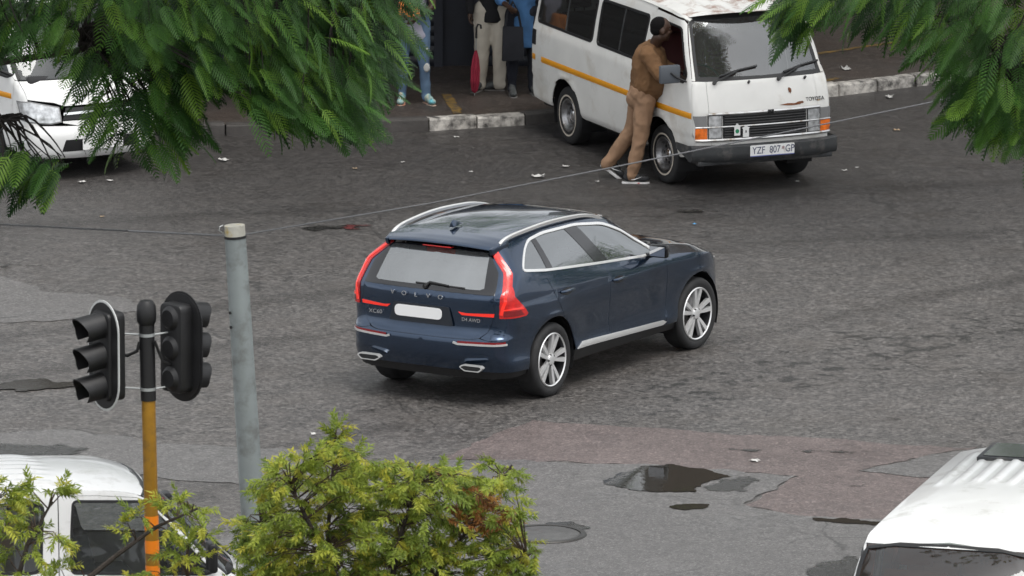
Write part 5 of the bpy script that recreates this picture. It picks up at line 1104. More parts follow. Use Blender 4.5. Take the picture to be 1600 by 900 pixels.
blob('trousers', [('c', pelv+Vector((0, .06, .04)), pelv+Vector((0, -.06, .04)), .15, .15), ('e', pelv+Vector((-.03, 0, -.03)), (.155, .165, .13))]+tw(rh, rk, ra, 0)+tw(lh, lk, la, 0), M_tan, man, .013, 6, wr=.015, wrs=7)
M_shoeb = mat('black trainer mesh', (.018,.019,.021), .7, vary=.2, vscale=20); M_solew = mat('white sole', (.62,.61,.60), .6); M_sw = mat('white side mark', (.75,.75,.75), .5)
sh1 = shoe('shoe', g(1.205, 5.87, .012), g(1.46, 5.86, .012), man, M_shoeb, M_solew, swoosh=M_sw); sh2 = shoe('shoe', g(.985, 6.19, .150), g(1.175, 6.17, .012), man, M_shoeb, M_solew, swoosh=M_sw)
MB().box((.16, -.006, .0), (.22, .004, .010), frame(g(1.205, 5.822, .004), (1, 0, 0), (0, 1, 0))).build('sole_accent', mat('red accent', (.5,.03,.03), .5), sh1)
# ---- standing people on the pavement
def standing(loc, rz, label, legm, topm, hem, feet, shoem, solem, loose=1., armpose=((.26, .02, 1.12), (.24, .16, .98)), arm2=((-.26, .02, 1.12), (-.25, .10, .90)), sleeve='long', H_=1.74, hx=0, jm=None, swoosh=None, bl=.0):
    "local: faces +x... feet are (heel, toe) pairs in local space"
    p = empty('person', loc, rz, label, 'person', None)
    fz = .92; A = Vector
    prs, HPp, HEe = head_prims((.02, 0, 1.62), (1, 0, -.05))
    nk_, ch_, be_, pe_ = A((-.005, 0, 1.46)), A((0, 0, 1.28)), A((0, 0, 1.10)), A((0, 0, .95))
    sh = [A((0, .19, 1.40)), A((0, -.19, 1.40))]; el = [A(armpose[0]), A(arm2[0])]; wr_ = [A(armpose[1]), A(arm2[1])]
    el = [A((e.y, e.x, e.z)) for e in el]; wr_ = [A((e.y, e.x, e.z)) for e in wr_]
    hips = [A((0, .10, .92)), A((0, -.10, .92))]; legs = []
    for k, (hl_, to_) in enumerate(feet):
        an = A(hl_)+(A(to_)-A(hl_)).normalized()*.055+A((0, 0, .09)); kn = (hips[k]+an)/2+A((.035, 0, .02)); legs.append((hips[k], kn, an))
    pr = prs+[('c', nk_, HPp(-.02, 0, -.07), .058, .055), ('c', ch_, nk_, .12, .065), ('c', be_, ch_, .12, .13), ('c', pe_, be_, .13, .12)]
    for k in range(2):
        pr += [('c', ch_, sh[k], .09, .055), ('c', sh[k], el[k], .05, .04), ('c', el[k], wr_[k], .038, .027), ('c', legs[k][0], legs[k][1], .08, .055), ('c', legs[k][1], legs[k][2], .052, .038)]
        pr += hand_prims(wr_[k], (wr_[k]-el[k]).normalized(), (.3, -1 if k == 0 else 1, 0), 1 if k == 0 else -1, .6)
    b_ = blob('body', pr, M_skin, p, .0125, 3); blob('hair', hair_prims(HEe), M_hair, p, .012, 2); face_bits(b_, HPp, (1, 0, 0))
    tp = [('c', nk_, ch_, .075, .145), ('c', ch_, be_, .155, .150), ('c', be_, A((0, 0, hem+.05)), .150, .158), ('c', A((0, .06, hem+.04)), A((0, -.06, hem+.04)), .14, .14)]
    for k in range(2):
        tp += [('c', ch_, sh[k], .11, .075), ('c', sh[k], el[k] if sleeve == 'long' else (sh[k]+el[k])/2, .072, .062)]
        if sleeve == 'long': tp += [('c', el[k], el[k].lerp(wr_[k], .88 if jm is None else .45), .060, .048)]
    blob('top', tp, topm, p, .018, 5, wr=.012, wrs=7, shape=lambda c: A((c.x, c.y, max(c.z, hem))))
    tr = [('c', A((0, .06, .95)), A((0, -.06, .95)), .135, .135)]
    for k in range(2): a_, b2, c_ = legs[k]; tr += [('c', a_, b2, .105*loose, .074*loose), ('c', b2, c_, .072*loose, .054*loose), ('c', c_, c_-A((0, 0, .02)), .056*loose, .060*loose)]
    blob('trousers', tr, legm, p, .016, 5, wr=.012, wrs=6)
    for k, (hl_, to_) in enumerate(feet): shoe('shoe', hl_, to_, p, shoem, solem, swoosh=swoosh)
    return p
M_jean = mat('washed blue denim', (.095,.155,.24), .85, vary=.2, vscale=5, bump=.002, bscale=60); M_lav = mat('pale grey shirt cloth', (.36,.35,.42), .9, vary=.1, vscale=7)
M_multi = mat('turquoise trainer', (.12,.38,.44), .6, vary=.6, vscale=14, dirt=((.62,.55,.40), .55, 9)); M_solec = mat('orange white sole', (.55,.42,.34), .6, dirt=((.55,.14,.05), .5, 7))
PV = .125
p1 = standing((-1.12, 10.16, PV), R(-100), 'person in light blue ripped jeans and bright trainers standing on the dark pavement', M_jean, M_lav, .74+PV*0, [((-.06, .02+.10, 0), (.10, .02+.21, 0)), ((-.05, -.13, 0), (.22, -.10, 0))][::1], M_multi, M_solec, .98, armpose=((.24, .06, 1.12), (.10, .26, 1.02)), arm2=((-.24, .05, 1.12), (-.10, .24, 1.06)), sleeve='short')
rip = mat('pale frayed threads', (.45,.45,.43), .9)
for (x, y, z) in ((.075, .15, .62), (.075, -.12, .60), (.08, .17, .42)): MB().lathe([(0, .012), (.035, .008), (.05, -.01)], 10, 'x', Matrix.Translation((x, y, z)) @ Matrix.Diagonal((1, .8, 1.1, 1))).build('knee_rip', rip, p1, smooth=True)
bgo = MB().box((-.12, -.05, 0), (.12, .05, .18)).build('pouch', mat('orange pouch cloth', (.65,.22,.05), .8, vary=.3, vscale=12), None, bevel=.03, seg=3); bgo.location = (-1.16, 9.92, PV+1.02); tag(bgo, 'orange pouch held in front of the person in ripped jeans', 'pouch')
M_khaki = mat('pale khaki cotton', (.52,.475,.40), .9, vary=.08, vscale=5, bump=.002, bscale=50); M_blk = mat('black jacket cloth', (.010,.010,.012), .9, vary=.2, vscale=6); M_gsh = mat('grey canvas shoe', (.07,.075,.075), .8); M_gso = mat('grey sole', (.22,.21,.2), .7)
p2 = standing((-.22, 10.98, PV), R(-95), 'person in loose pale khaki trousers and black jacket on the pavement', M_khaki, M_blk, .80, [((.02, .13, 0), (-.02, -.16+.02, 0)), ((-.04, -.12, 0), (.20, -.20, 0))], M_gsh, M_gso, 1.24)
M_den = mat('bright denim jacket', (.05,.14,.30), .85, vary=.25, vscale=6); M_navy = mat('dark navy trousers', (.010,.012,.02), .9)
p3 = standing((.115, 10.72, PV), R(-80), 'person in blue denim jacket and dark trousers standing beside the old taxi', M_navy, M_den, .55, [((-.04, .12, 0), (.20, .14, 0)), ((-.04, -.12, 0), (.20, -.13, 0))], M_gsh, M_gso, 1.0, arm2=((-.27, .04, 1.10), (-.20, .22, 1.05)), jm=1)
bag = empty('tote_bag', (.01, 10.50, PV+.42), R(8), 'black cloth tote bag hanging from the arm of the person in denim', 'bag')
M_bag = mat('black tote cloth', (.012,.013,.018), .9, vary=.2, vscale=8)
MB().add([(-.125, -.035, 0), (.125, -.045, .01), (.125, .045, .01), (-.125, .035, 0), (-.115, -.02, .40), (.115, -.02, .39), (.115, .02, .39), (-.115, .02, .40)], [(0,3,2,1), (4,5,6,7), (0,1,5,4), (1,2,6,5), (2,3,7,6), (3,0,4,7)]).build('bag_body', M_bag, bag, bevel=.012)
for y in (-.02, .02): MB().tube([(-.09, y, .395), (-.06, y, .56), (.0, y, .68), (.06, y, .56), (.09, y, .395)], .012, 6).build('bag_strap', M_bag, bag, smooth=True)
umb = empty('folded_umbrella', (-.425, 10.62, PV), 0, 'folded red umbrella held upright beside the pale khaki trousers', 'umbrella')
M_umb = mat('crimson umbrella cloth', (.26,.012,.035), .7, vary=.2, vscale=10)
V = []; Fc = []; n = 24
for i, (z, r_) in enumerate(((.03, .008), (.06, .030), (.16, .048), (.30, .046), (.42, .034), (.50, .016), (.52, .010))):
    for k in range(n): a = 2*math.pi*k/n; q = r_*(1+.22*math.cos(8*a+z*6)); V.append((q*math.cos(a)+.03*z, q*math.sin(a), z))
for i in range(6):
    for k in range(n): Fc.append((i*n+k, i*n+(k+1) % n, (i+1)*n+(k+1) % n, (i+1)*n+k))
MB().add(V, Fc).build('canopy', M_umb, umb, smooth=True); MB().tube([(0, 0, -.005), (.0, 0, .04)], .005, 6).build('tip', M_galv, umb); MB().tube([(.015, 0, .50), (.02, 0, .68)], .006, 6).build('shaft', M_galv, umb)
MB().tube([(.02, 0, .66), (.022, 0, .78), (.04, 0, .82), (.07, 0, .81), (.075, 0, .77)], .012, 8).build('handle', M_black, umb, smooth=True)
# ---- driver of the SUV
S2W = Matrix.Translation(suv.location) @ suv.rotation_euler.to_matrix().to_4x4()
drv = empty('person', (0, 0, 0), 0, 'driver in a pale shirt behind the wheel of the dark blue SUV', 'person', None); drv.matrix_world = S2W @ Matrix.Translation((1.12, -.37, .64))
prs, HPp, HEe = head_prims((.0, 0, .74), (1, 0, -.02)); A = Vector
M_skin2 = mat('brown skin', (.22,.12,.075), .5, vary=.1, vscale=10)
arms = [(A((.0, .18, .50)), A((.20, .24, .34)), A((.42, .16, .44))), (A((.0, -.18, .50)), A((.20, -.24, .36)), A((.43, -.14, .50)))]
pr = prs+[('c', A((-.02, 0, .58)), HPp(-.02, 0, -.07), .058, .055), ('c', A((-.03, 0, .38)), A((-.02, 0, .56)), .13, .07), ('c', A((0, 0, .05)), A((-.03, 0, .38)), .15, .13)]
for s_, e_, w_ in arms: pr += [('c', A((-.03, 0, .45)), s_, .09, .055), ('c', s_, e_, .05, .04), ('c', e_, w_, .045, .034)]+hand_prims(w_, (.6, 0, .5), (.8, 0, -.6), 1, 1.2, 1.15)
for q in (-1, 1): pr += [('c', A((.02, q*.10, .03)), A((.42, q*.14, .08)), .085, .06), ('c', A((.42, q*.14, .08)), A((.62, q*.12, -.26)), .055, .045)]
bd_ = blob('body', pr, M_skin2, drv, .0105, 3); blob('hair', hair_prims(HEe), M_hair, drv, .012, 2); face_bits(bd_, HPp, (1, 0, 0))
blob('shirt', [('c', A((-.02, 0, .56)), A((-.03, 0, .40)), .08, .15), ('c', A((-.03, 0, .40)), A((0, 0, .06)), .155, .165)]+[('c', A((-.03, 0, .45)), s_, .11, .075) for s_, e_, w_ in arms]+[('c', s_, e_.lerp(s_, .3), .07, .06) for s_, e_, w_ in arms], mat('pale shirt cloth', (.5,.48,.44), .9, vary=.1, vscale=8), drv, .014, 6, wr=.02)
# ------------------------------------------------------------------ foliage
M_bark = mat('grey brown bark', (.045,.036,.030), .9, vary=.3, vscale=12, bump=.006, bscale=40)
M_twig = mat('dark twig', (.020,.016,.014), .9)
M_frond = leafmat('jacaranda frond', (.020,.062,.014), (.056,.150,.022), (.19,.33,.034), True, .3)
M_frondS = leafmat('jacaranda crown', (.018,.054,.014), (.048,.128,.020), (.15,.27,.030), False, .3)
M_spr = leafmat('pale narrow leaves', (.13,.19,.03), (.31,.38,.055), (.56,.51,.065), True, .42)
M_sprS = leafmat('pale narrow leaf mass', (.11,.17,.028), (.27,.34,.05), (.50,.46,.06), False, .42)
M_dry = leafmat('dry orange leaves', (.10,.045,.016), (.26,.10,.02), (.34,.20,.04), True, .3)
def frond_geo(L_, pairs, rnd, fine=True, droop=.35):
    "bipinnate leaf along +x; feathery pinnae to both sides"
    V = []; Fc = []
    def rach(t): return Vector((L_*t*(1-.10*droop*t), 0, -L_*droop*t*t))
    k0 = len(V); n = 5
    for i in range(n+1):
        p = rach(i/n); r = .0028*(1-.7*i/n); V += [p+Vector((0, r, 0)), p+Vector((0, -r, 0)), p+Vector((0, 0, -r*1.5))]
    for i in range(n):
        a = k0+3*i
        for j in range(3): Fc.append((a+j, a+(j+1) % 3, a+3+(j+1) % 3, a+3+j))
    for k in range(pairs):
        t = .14+.84*k/(pairs-1); b = rach(t); ln = L_*.285*(math.sin(math.pi*(.16+.80*t))**.8)*(1+rnd.uniform(-.08, .08)); fw = .55+.5*t
        for sgn in (-1, 1):
            d = Vector((fw, sgn*1.0, .10-.25*t+rnd.uniform(-.08, .08))).normalized(); up_ = Vector((0, 0, 1)); s = d.cross(up_).normalized(); m_ = 7 if fine else 2
            base = len(V); w0 = .0078 if fine else .0082
            for i in range(m_+1):
                u = i/m_; p = b+d*ln*u+Vector((0, 0, -ln*.30*u*u)); w_ = w0*(math.sin(math.pi*min(1, .12+.86*u))**.6)
                if fine and i % 2: w_ *= .38
                V += [p+s*w_+Vector((0, 0, w_*.35)), p-s*w_+Vector((0, 0, w_*.35))]
            for i in range(m_): a = base+2*i; Fc.append((a, a+1, a+3, a+2))
    return V, Fc
def leaf_mesh(name, V, Fc, m, var=None):
    me = bpy.data.meshes.new(name); me.from_pydata([tuple(v) for v in V], [], Fc); me.update(); me.materials.append(m)
    a = me.attributes.new('leafvar', 'FLOAT', 'POINT'); a.data.foreach_set('value', np.asarray(var if var is not None else np.full(len(V), .5), np.float32)); return me
def in_poly(poly, rnd):
    A = np.array(poly); lo = A.min(0); hi = A.max(0)
    while True:
        p = (rnd.uniform(lo[0], hi[0]), rnd.uniform(lo[1], hi[1]))
        if inside(np.array([p]), poly)[0]: return p
def spline(P, n=3):
    P = [Vector(p) for p in P]; out = []
    for i in range(len(P)-1):
        a, b, c, d = P[max(i-1, 0)], P[i], P[i+1], P[min(i+2, len(P)-1)]
        for k in range(n): t = k/n; out.append(.5*((2*b)+(c-a)*t+(2*a-5*b+4*c-d)*t*t+(3*b-a-3*c+d)*t**3))
    return out+[P[-1]]
def orient(d, nrm):
    d = Vector(d).normalized(); z = Vector(nrm); z = (z-d*z.dot(d)).normalized(); y = z.cross(d); M = Matrix((d, y, z)).transposed(); return M
def jacaranda(base, trunk, limbs, regions, centre, seed, label, nobj=300, hide=None):
    rnd = random.Random(seed); t = empty('jacaranda_tree', base, 0, label, 'tree', 'jacaranda trees on the near pavement'); B = Vector(base)
    tr = MB(); tr.tube([Vector(p)-B for p, r in trunk], [r for p, r in trunk], 12); trk = tr.build('trunk', M_bark, t, smooth=True)
    pts = []
    for limb in limbs:
        P_ = [Vector(p)-B for p, r in limb]; MB().tube(P_, [r for p, r in limb], 8).build('limb', M_bark, t, smooth=True)
        for a, b in zip(P_[:-1], P_[1:]):
            for k in range(6): pts.append(a.lerp(b, k/6))
    spots = []
    for poly, y0, y1, n, out, dense in regions:
        for _ in range(n):
            x, z = in_poly(poly, rnd); y = rnd.uniform(y0, y1); z -= .198*(y+18)
            p = Vector((x, y, z))-B; c = Vector(centre)-B; h = Vector((p.x-c.x, (p.y-c.y)*.8, 0)); h = h.normalized() if h.length > .05 else Vector((1, 0, 0))
            h = (h+Vector((rnd.uniform(-.7, .7), rnd.uniform(-.9, .3), 0))+Vector(out)).normalized(); dr = rnd.uniform(.05, 1.0)
            spots.append((p, (h-Vector((0, 0, dr))).normalized(), Vector((rnd.uniform(-.35, .35), rnd.uniform(-.6, .1), 1))))
    # twigs to groups of fronds
    tw = MB(); sub = spots[::5]
    for p, d, n_ in sub:
        q = min(pts, key=lambda a: (a-p).length_squared+.6*max(0, p.z-a.z)); m1 = q.lerp(p, .35)+Vector((rnd.uniform(-.1, .1), rnd.uniform(-.1, .1), .18)); m2 = q.lerp(p, .75)+Vector((rnd.uniform(-.08, .08), rnd.uniform(-.08, .08), .10))
        tw.tube(spline([q, m1, m2, p]), [.014-.0011*i for i in range(10)], 5, cap=False)
    tag(tw.build('twigs', M_twig, t), kind='stuff')
    fine = [leaf_mesh('frond', *frond_geo(L_, pr_, rnd, True, dp), M_frond) for L_, pr_, dp in ((.34, 14, .35), (.29, 12, .5), (.38, 15, .25), (.25, 11, .6), (.32, 13, .8))]
    coarse = [frond_geo(L_, pr_, rnd, False, dp) for L_, pr_, dp in ((.35, 13, .35), (.30, 11, .5), (.39, 14, .3), (.26, 10, .6))]
    cand = [i for i in range(len(spots)) if spots[i][0].z+B.z < 6.25-.198*(spots[i][0].y+B.y+18)]; rnd.shuffle(cand); cand.sort(key=lambda i: spots[i][0].y); cand = set(cand[:nobj])
    VV = []; FF = []; var = []; k = 0
    for i, (p, d, n_) in enumerate(spots):
        M3 = orient(d, n_)
        if i in cand:
            o = bpy.data.objects.new('frond', rnd.choice(fine)); col.objects.link(o); o.parent = t; o.matrix_local = Matrix.Translation(p) @ M3.to_4x4() @ Matrix.Scale(rnd.uniform(.8, 1.15), 4)
        else:
            V, Fc = rnd.choice(coarse); s_ = rnd.uniform(.85, 1.2); A_ = np.array([tuple(v) for v in V])@np.array(M3).T*s_+np.array(p)
            VV.append(A_); FF += [tuple(q+k for q in f) for f in Fc]; k += len(V); var += [min(1, max(0, rnd.random()**1.3))]*len(V)
    if VV: me = leaf_mesh('crown', np.concatenate(VV), FF, M_frondS, var); o = link('crown', me, None, t); tag(o, kind='stuff')
    return t
LM = [(-3.44, 6.45), (-.90, 6.45), (-.95, 5.89), (-1.08, 5.51), (-1.22, 5.22), (-1.32, 4.97), (-1.50, 4.90), (-1.66, 5.02), (-1.90, 4.98), (-2.15, 5.05), (-2.41, 5.29), (-2.65, 5.48), (-3.03, 5.58), (-3.29, 5.72)]
LC = [(-3.60, 5.72), (-2.65, 5.55), (-2.68, 5.0), (-2.95, 4.74), (-3.15, 4.78), (-3.42, 5.15)]
LT = [(-4.77, 6.45), (-3.34, 6.45), (-3.29, 5.80), (-3.77, 5.68), (-4.24, 5.70), (-4.78, 5.64)]
LL = [(-4.79, 4.74), (-4.05, 4.77), (-3.60, 4.66), (-3.74, 4.52), (-3.95, 4.50), (-4.15, 4.50), (-4.58, 4.52)]
LS = [(-4.45, 5.30), (-4.1, 5.0), (-3.75, 4.75), (-4.45, 4.65)]
LU = [(-5.2, 6.45), (-1.0, 6.45), (-1.6, 7.4), (-3.0, 8.0), (-4.6, 8.1), (-6, 7.6)]
jacaranda((-6.6, -20.9, .12), [((-6.6, -20.9, .0), .22), ((-6.5, -20.8, 1.8), .17), ((-6.3, -20.5, 3.6), .14), ((-5.9, -20.0, 5.0), .11)],
    [[((-5.9, -20, 5.0), .10), ((-4.8, -19, 6.3), .08), ((-3.4, -18.3, 6.75), .06), ((-2.0, -18, 6.8), .04), ((-1.2, -17.8, 6.5), .02)], [((-6.1, -20.3, 4.3), .07), ((-5.2, -19, 5.3), .05), ((-4.4, -18.3, 5.5), .035), ((-3.4, -18.0, 5.6), .02)], [((-5.9, -20, 5), .09), ((-5.6, -18.6, 6.8), .06), ((-4.5, -17.6, 7.6), .04), ((-2.6, -17.3, 7.5), .02)], [((-5.2, -19, 5.3), .03), ((-4.8, -18.4, 5.1), .02), ((-4.2, -18.1, 4.95), .012)]],
    [(LM, -19.1, -17.0, 1150, (.35, -.2, 0), 1), (LC, -18.6, -17.5, 230, (0, -.1, 0), 1), (LT, -19, -17, 330, (-.1, -.2, 0), 1), (LL, -18.6, -17.6, 130, (.2, -.1, 0), 1), (LS, -18.4, -17.8, 10, (.1, 0, 0), 1), (LU, -20, -15.5, 420, (0, 0, 0), 0)],
    (-3.2, -18.2, 6.5), 11, 'jacaranda tree on the left, its feathery branches hanging over the road')
RM = [(2.30, 6.45), (4.77, 6.45), (4.78, 4.98), (4.15, 4.96), (3.88, 5.02), (3.80, 5.30), (3.60, 5.52), (3.48, 5.72), (2.90, 5.86), (2.52, 5.88), (2.30, 6.0)]
RH = [(2.22, 6.12), (2.50, 6.0), (2.52, 5.74), (2.36, 5.80)]
RL_ = [(3.70, 5.40), (4.78, 5.40), (4.79, 4.70), (4.36, 4.74), (4.08, 4.85), (3.72, 5.10)]
RU = [(2.2, 6.45), (6.4, 6.45), (6.6, 7.4), (5.0, 8.1), (3.4, 7.8), (2.6, 7.2)]
jacaranda((6.9, -20.9, .12), [((6.9, -20.9, .0), .22), ((6.8, -20.8, 1.8), .17), ((6.6, -20.5, 3.4), .14), ((6.2, -20.0, 4.8), .11)],
    [[((6.2, -20, 4.8), .10), ((5.2, -19, 5.9), .08), ((4.2, -18.4, 6.5), .06), ((3.0, -18, 6.6), .04), ((2.3, -17.9, 6.35), .02)], [((6.4, -20.3, 4.2), .07), ((5.5, -19, 5.0), .05), ((4.6, -18.2, 5.35), .035), ((3.9, -18.0, 5.4), .02)], [((6.2, -20, 4.8), .09), ((5.8, -18.6, 6.8), .06), ((4.8, -17.6, 7.4), .04), ((3.2, -17.3, 7.3), .02)]],
    [(RM, -19.0, -17.0, 720, (-.25, -.2, 0), 1), (RH, -18.4, -17.6, 52, (-.5, -.1, 0), 1), (RL_, -18.9, -17.2, 300, (-.2, -.2, 0), 1), (RU, -20, -15.5, 360, (0, 0, 0), 0)],
    (4.2, -18.2, 6.3), 23, 'jacaranda tree on the right, leaves hanging in front of the old taxi')
# ---- pale narrow-leaved bush trees at the bottom
def sprig_geo(rnd, L_=.20, n=16):
    V = []; Fc = []
    def st(t): return Vector((L_*t, 0, -.25*L_*t*t))
    for i in range(3):
        p = st(i/2); r = .0018; V += [p+Vector((0, r, 0)), p+Vector((0, -r, 0)), p+Vector((0, 0, -r*1.5))]
    for i in range(2):
        for j in range(3): a = 3*i; Fc.append((a+j, a+(j+1) % 3, a+3+(j+1) % 3, a+3+j))
    for k in range(n):
        t = .12+.88*k/(n-1); p = st(t); an = k*2.4+rnd.uniform(-.4, .4); d = Vector((.75+rnd.uniform(-.3, .3), math.cos(an), math.sin(an)*.7-.35)).normalized(); l_ = rnd.uniform(.030, .062); s = d.cross(Vector((rnd.uniform(-.3, .3), rnd.uniform(-.3, .3), 1))).normalized(); w_ = l_*.15
        b = len(V); V += [p, p+d*l_*.4+s*w_, p+d*l_+Vector((0, 0, -l_*.2)), p+d*l_*.4-s*w_, p+d*l_*.45+Vector((0, 0, -w_*.5))]; Fc += [(b, b+1, b+4), (b+1, b+2, b+4), (b+2, b+3, b+4), (b+3, b, b+4)]
    return V, Fc
def bush(base, forks, regions, seed, label, nobj=300, dry=(), yspread=.8, Y=-23.):
    rnd = random.Random(seed); t = empty('bush_tree', base, 0, label, 'bush', 'pale leaved bushes along the near pavement'); B = Vector(base)
    MB().tube([Vector((0, 0, 0)), Vector((.03, .02, .6)), Vector((0, 0, 1.1))], [.07, .06, .05], 10).build('trunk', M_bark, t, smooth=True)
    pts = []
    for f in forks:
        P_ = [Vector((0, 0, 1.05))]+[Vector(p)-B for p in f]; n = len(P_); MB().tube(P_, [.035*(1-.75*i/(n-1)) for i in range(n)], 7).build('branch', M_bark, t, smooth=True)
        for a, b in zip(P_[:-1], P_[1:]):
            for k in range(6): pts.append(a.lerp(b, k/6))
    spots = []; tw = MB()
    for poly, n, yr in regions:
        for _ in range(n):
            x, z = in_poly(poly, rnd); y = Y+rnd.uniform(-yr, yr); p = Vector((x, y, z-.198*(y-Y)))-B
            q = min(pts, key=lambda a: (a-p).length_squared+.5*max(0, a.z-p.z)); mid = q.lerp(p, .55)+Vector((rnd.uniform(-.05, .05), rnd.uniform(-.05, .05), .06))
            tw.tube([q, mid, p], [.006, .004, .0025], 4, cap=False)
            for tt in (1.0, .82, .62, .45):
                if rnd.random() < (.95 if tt == 1 else .75):
                    b = (mid.lerp(p, (tt-.3)/.7)); dd = (p-q).normalized()+Vector((rnd.uniform(-.9, .9), rnd.uniform(-.9, .5), rnd.uniform(-.7, .4))); spots.append((b, dd.normalized(), x, z))
    tag(tw.build('twigs', mat('brown twig', (.055,.035,.022), .9), t), kind='stuff')
    V0 = [sprig_geo(rnd, L_, n) for L_, n in ((.14, 24), (.11, 20), (.16, 26), (.09, 17))]; fine = [leaf_mesh('leaf_sprig', *g_, M_spr) for g_ in V0]; dryg = [leaf_mesh('leaf_sprig', *g_, M_dry) for g_ in V0[:2]]
    idx = list(range(len(spots))); rnd.shuffle(idx); idx.sort(key=lambda i: spots[i][0].y-.6*spots[i][0].z); top_ = set(idx[:nobj]); VV = []; FF = []; var = []; k = 0
    for i, (p, d, x, z) in enumerate(spots):
        M3 = orient(d, (rnd.uniform(-.4, .4), rnd.uniform(-.8, .2), 1)); isdry = any((x-a)**2+(z-b)**2 < r*r and rnd.random() < .75 for a, b, r in dry)
        if i in top_ or isdry:
            o = bpy.data.objects.new('leaf_sprig', rnd.choice(dryg if isdry else fine)); col.objects.link(o); o.parent = t; o.matrix_local = Matrix.Translation(p) @ M3.to_4x4() @ Matrix.Scale(rnd.uniform(.8, 1.25), 4)
        else:
            V, Fc = rnd.choice(V0); s_ = rnd.uniform(.8, 1.25); VV.append(np.array([tuple(v) for v in V])@np.array(M3).T*s_+np.array(p)); FF += [tuple(q+k for q in f) for f in Fc]; k += len(V); var += [rnd.random()]*len(V)
    if VV: o = link('crown', leaf_mesh('crown', np.concatenate(VV), FF, M_sprS, var), None, t); tag(o, kind='stuff')
    return t
BU = [(-2.0, 3.10), (-1.8, 3.20), (-1.4, 3.36), (-1.2, 3.25), (-1.0, 3.20), (-.6, 3.10), (-.3, 3.12), (0.0, 3.17), (.08, 3.1), (.06, 2.92), (.06, 2.77), (.18, 2.41), (.15, 1.7), (-2.2, 1.7), (-2.12, 2.35), (-2.14, 2.61), (-1.98, 2.82)]
bush((-1.0, -23, .12), [[(-1.3, -23.1, 1.8), (-1.45, -23.0, 2.5), (-1.38, -23, 3.40)], [(-1.6, -22.8, 1.9), (-1.95, -22.8, 2.5), (-2.0, -22.8, 2.9)], [(-.8, -22.8, 1.9), (-.4, -22.8, 2.5), (.0, -22.8, 3.1)], [(-.6, -23.2, 1.8), (-.05, -23.2, 2.2), (.15, -23.2, 2.5)], [(-1.0, -23.2, 2.0), (-.85, -23.2, 2.7), (-.7, -23.1, 3.1)], [(-1.7, -23.2, 1.7), (-2.05, -23.2, 2.1)], [(-1.2, -23.4, 2.0), (-1.6, -23.4, 2.8), (-1.75, -23.3, 3.1)]],
     [(BU, 880, .75), ([(-1.46, 3.46), (-1.32, 3.48), (-1.28, 3.36), (-1.40, 3.3)], 5, .1)], 5, 'bushy tree with pale yellow green leaves at the bottom centre', dry=((-.30, 2.72, .13), (-.06, 2.74, .07), (-.60, 3.02, .05), (-.25, 2.9, .05)))
BA = [(-4.21, 2.80), (-3.75, 2.80), (-3.55, 2.72), (-3.42, 2.45), (-3.30, 2.20), (-3.32, 1.8), (-4.6, 1.8)]
bush((-4.1, -23, .12), [[(-4.0, -23, 1.8), (-3.8, -23, 2.5), (-3.6, -23, 2.85)], [(-4.2, -23.1, 1.9), (-4.2, -23, 2.5), (-4.05, -23, 2.9)], [(-3.8, -22.9, 1.9), (-3.4, -22.9, 2.15), (-3.1, -22.9, 2.4), (-2.8, -22.9, 2.62), (-2.45, -22.9, 2.78)], [(-3.7, -23, 1.8), (-3.2, -23, 2.0), (-2.8, -23, 1.95), (-2.5, -23, 2.3)]],
     [(BA, 66, .45), ([(-4.2, 2.95), (-3.8, 2.97), (-3.35, 2.97), (-3.5, 2.84), (-4.2, 2.84)], 16, .15), ([(-3.1, 2.65), (-2.9, 2.8), (-2.75, 2.72), (-2.95, 2.5)], 4, .15), ([(-2.72, 2.85), (-2.45, 2.85), (-2.33, 2.45), (-2.33, 1.8), (-2.75, 1.8)], 40, .3), ([(-3.26, 2.4), (-2.75, 2.3), (-2.75, 1.8), (-3.26, 1.8)], 8, .3)], 9, 'sparse twiggy bush with pale leaves in front of the lower left minibus', nobj=240)
# ------------------------------------------------------------------ litter
M_paper = mat('scrap paper', (.50,.49,.47), .8, vary=.1, vscale=10); M_blue2 = mat('blue scrap', (.10,.35,.62), .6); M_card = mat('brown scrap', (.30,.22,.14), .8)
def litter(x, y, s, label, m=M_paper, seed=0, z0=.012, flat=.22):
    s *= .8; rnd = random.Random(seed); n = 5; V = []; Fc = []; rot = rnd.uniform(0, 6.28)
    for i in range(n):
        for j in range(n):
            a = (i/(n-1)-.5)*s*(1+rnd.uniform(-.25, .25)); b = (j/(n-1)-.5)*s*.7*(1+rnd.uniform(-.3, .3)); V.append((a*math.cos(rot)-b*math.sin(rot), a*math.sin(rot)+b*math.cos(rot), abs(rnd.gauss(0, 1))*s*flat*.5+.002))
    for i in range(n-1):
        for j in range(n-1): Fc.append((i*n+j, (i+1)*n+j, (i+1)*n+j+1, i*n+j+1))
    o = mesh('paper_scrap', V, Fc, m, loc=(x, y, gz(x, y)+z0)); o.modifiers.new('t', 'SOLIDIFY').thickness = .002
    return tag(o, label, 'litter', 'litter scattered over the road')
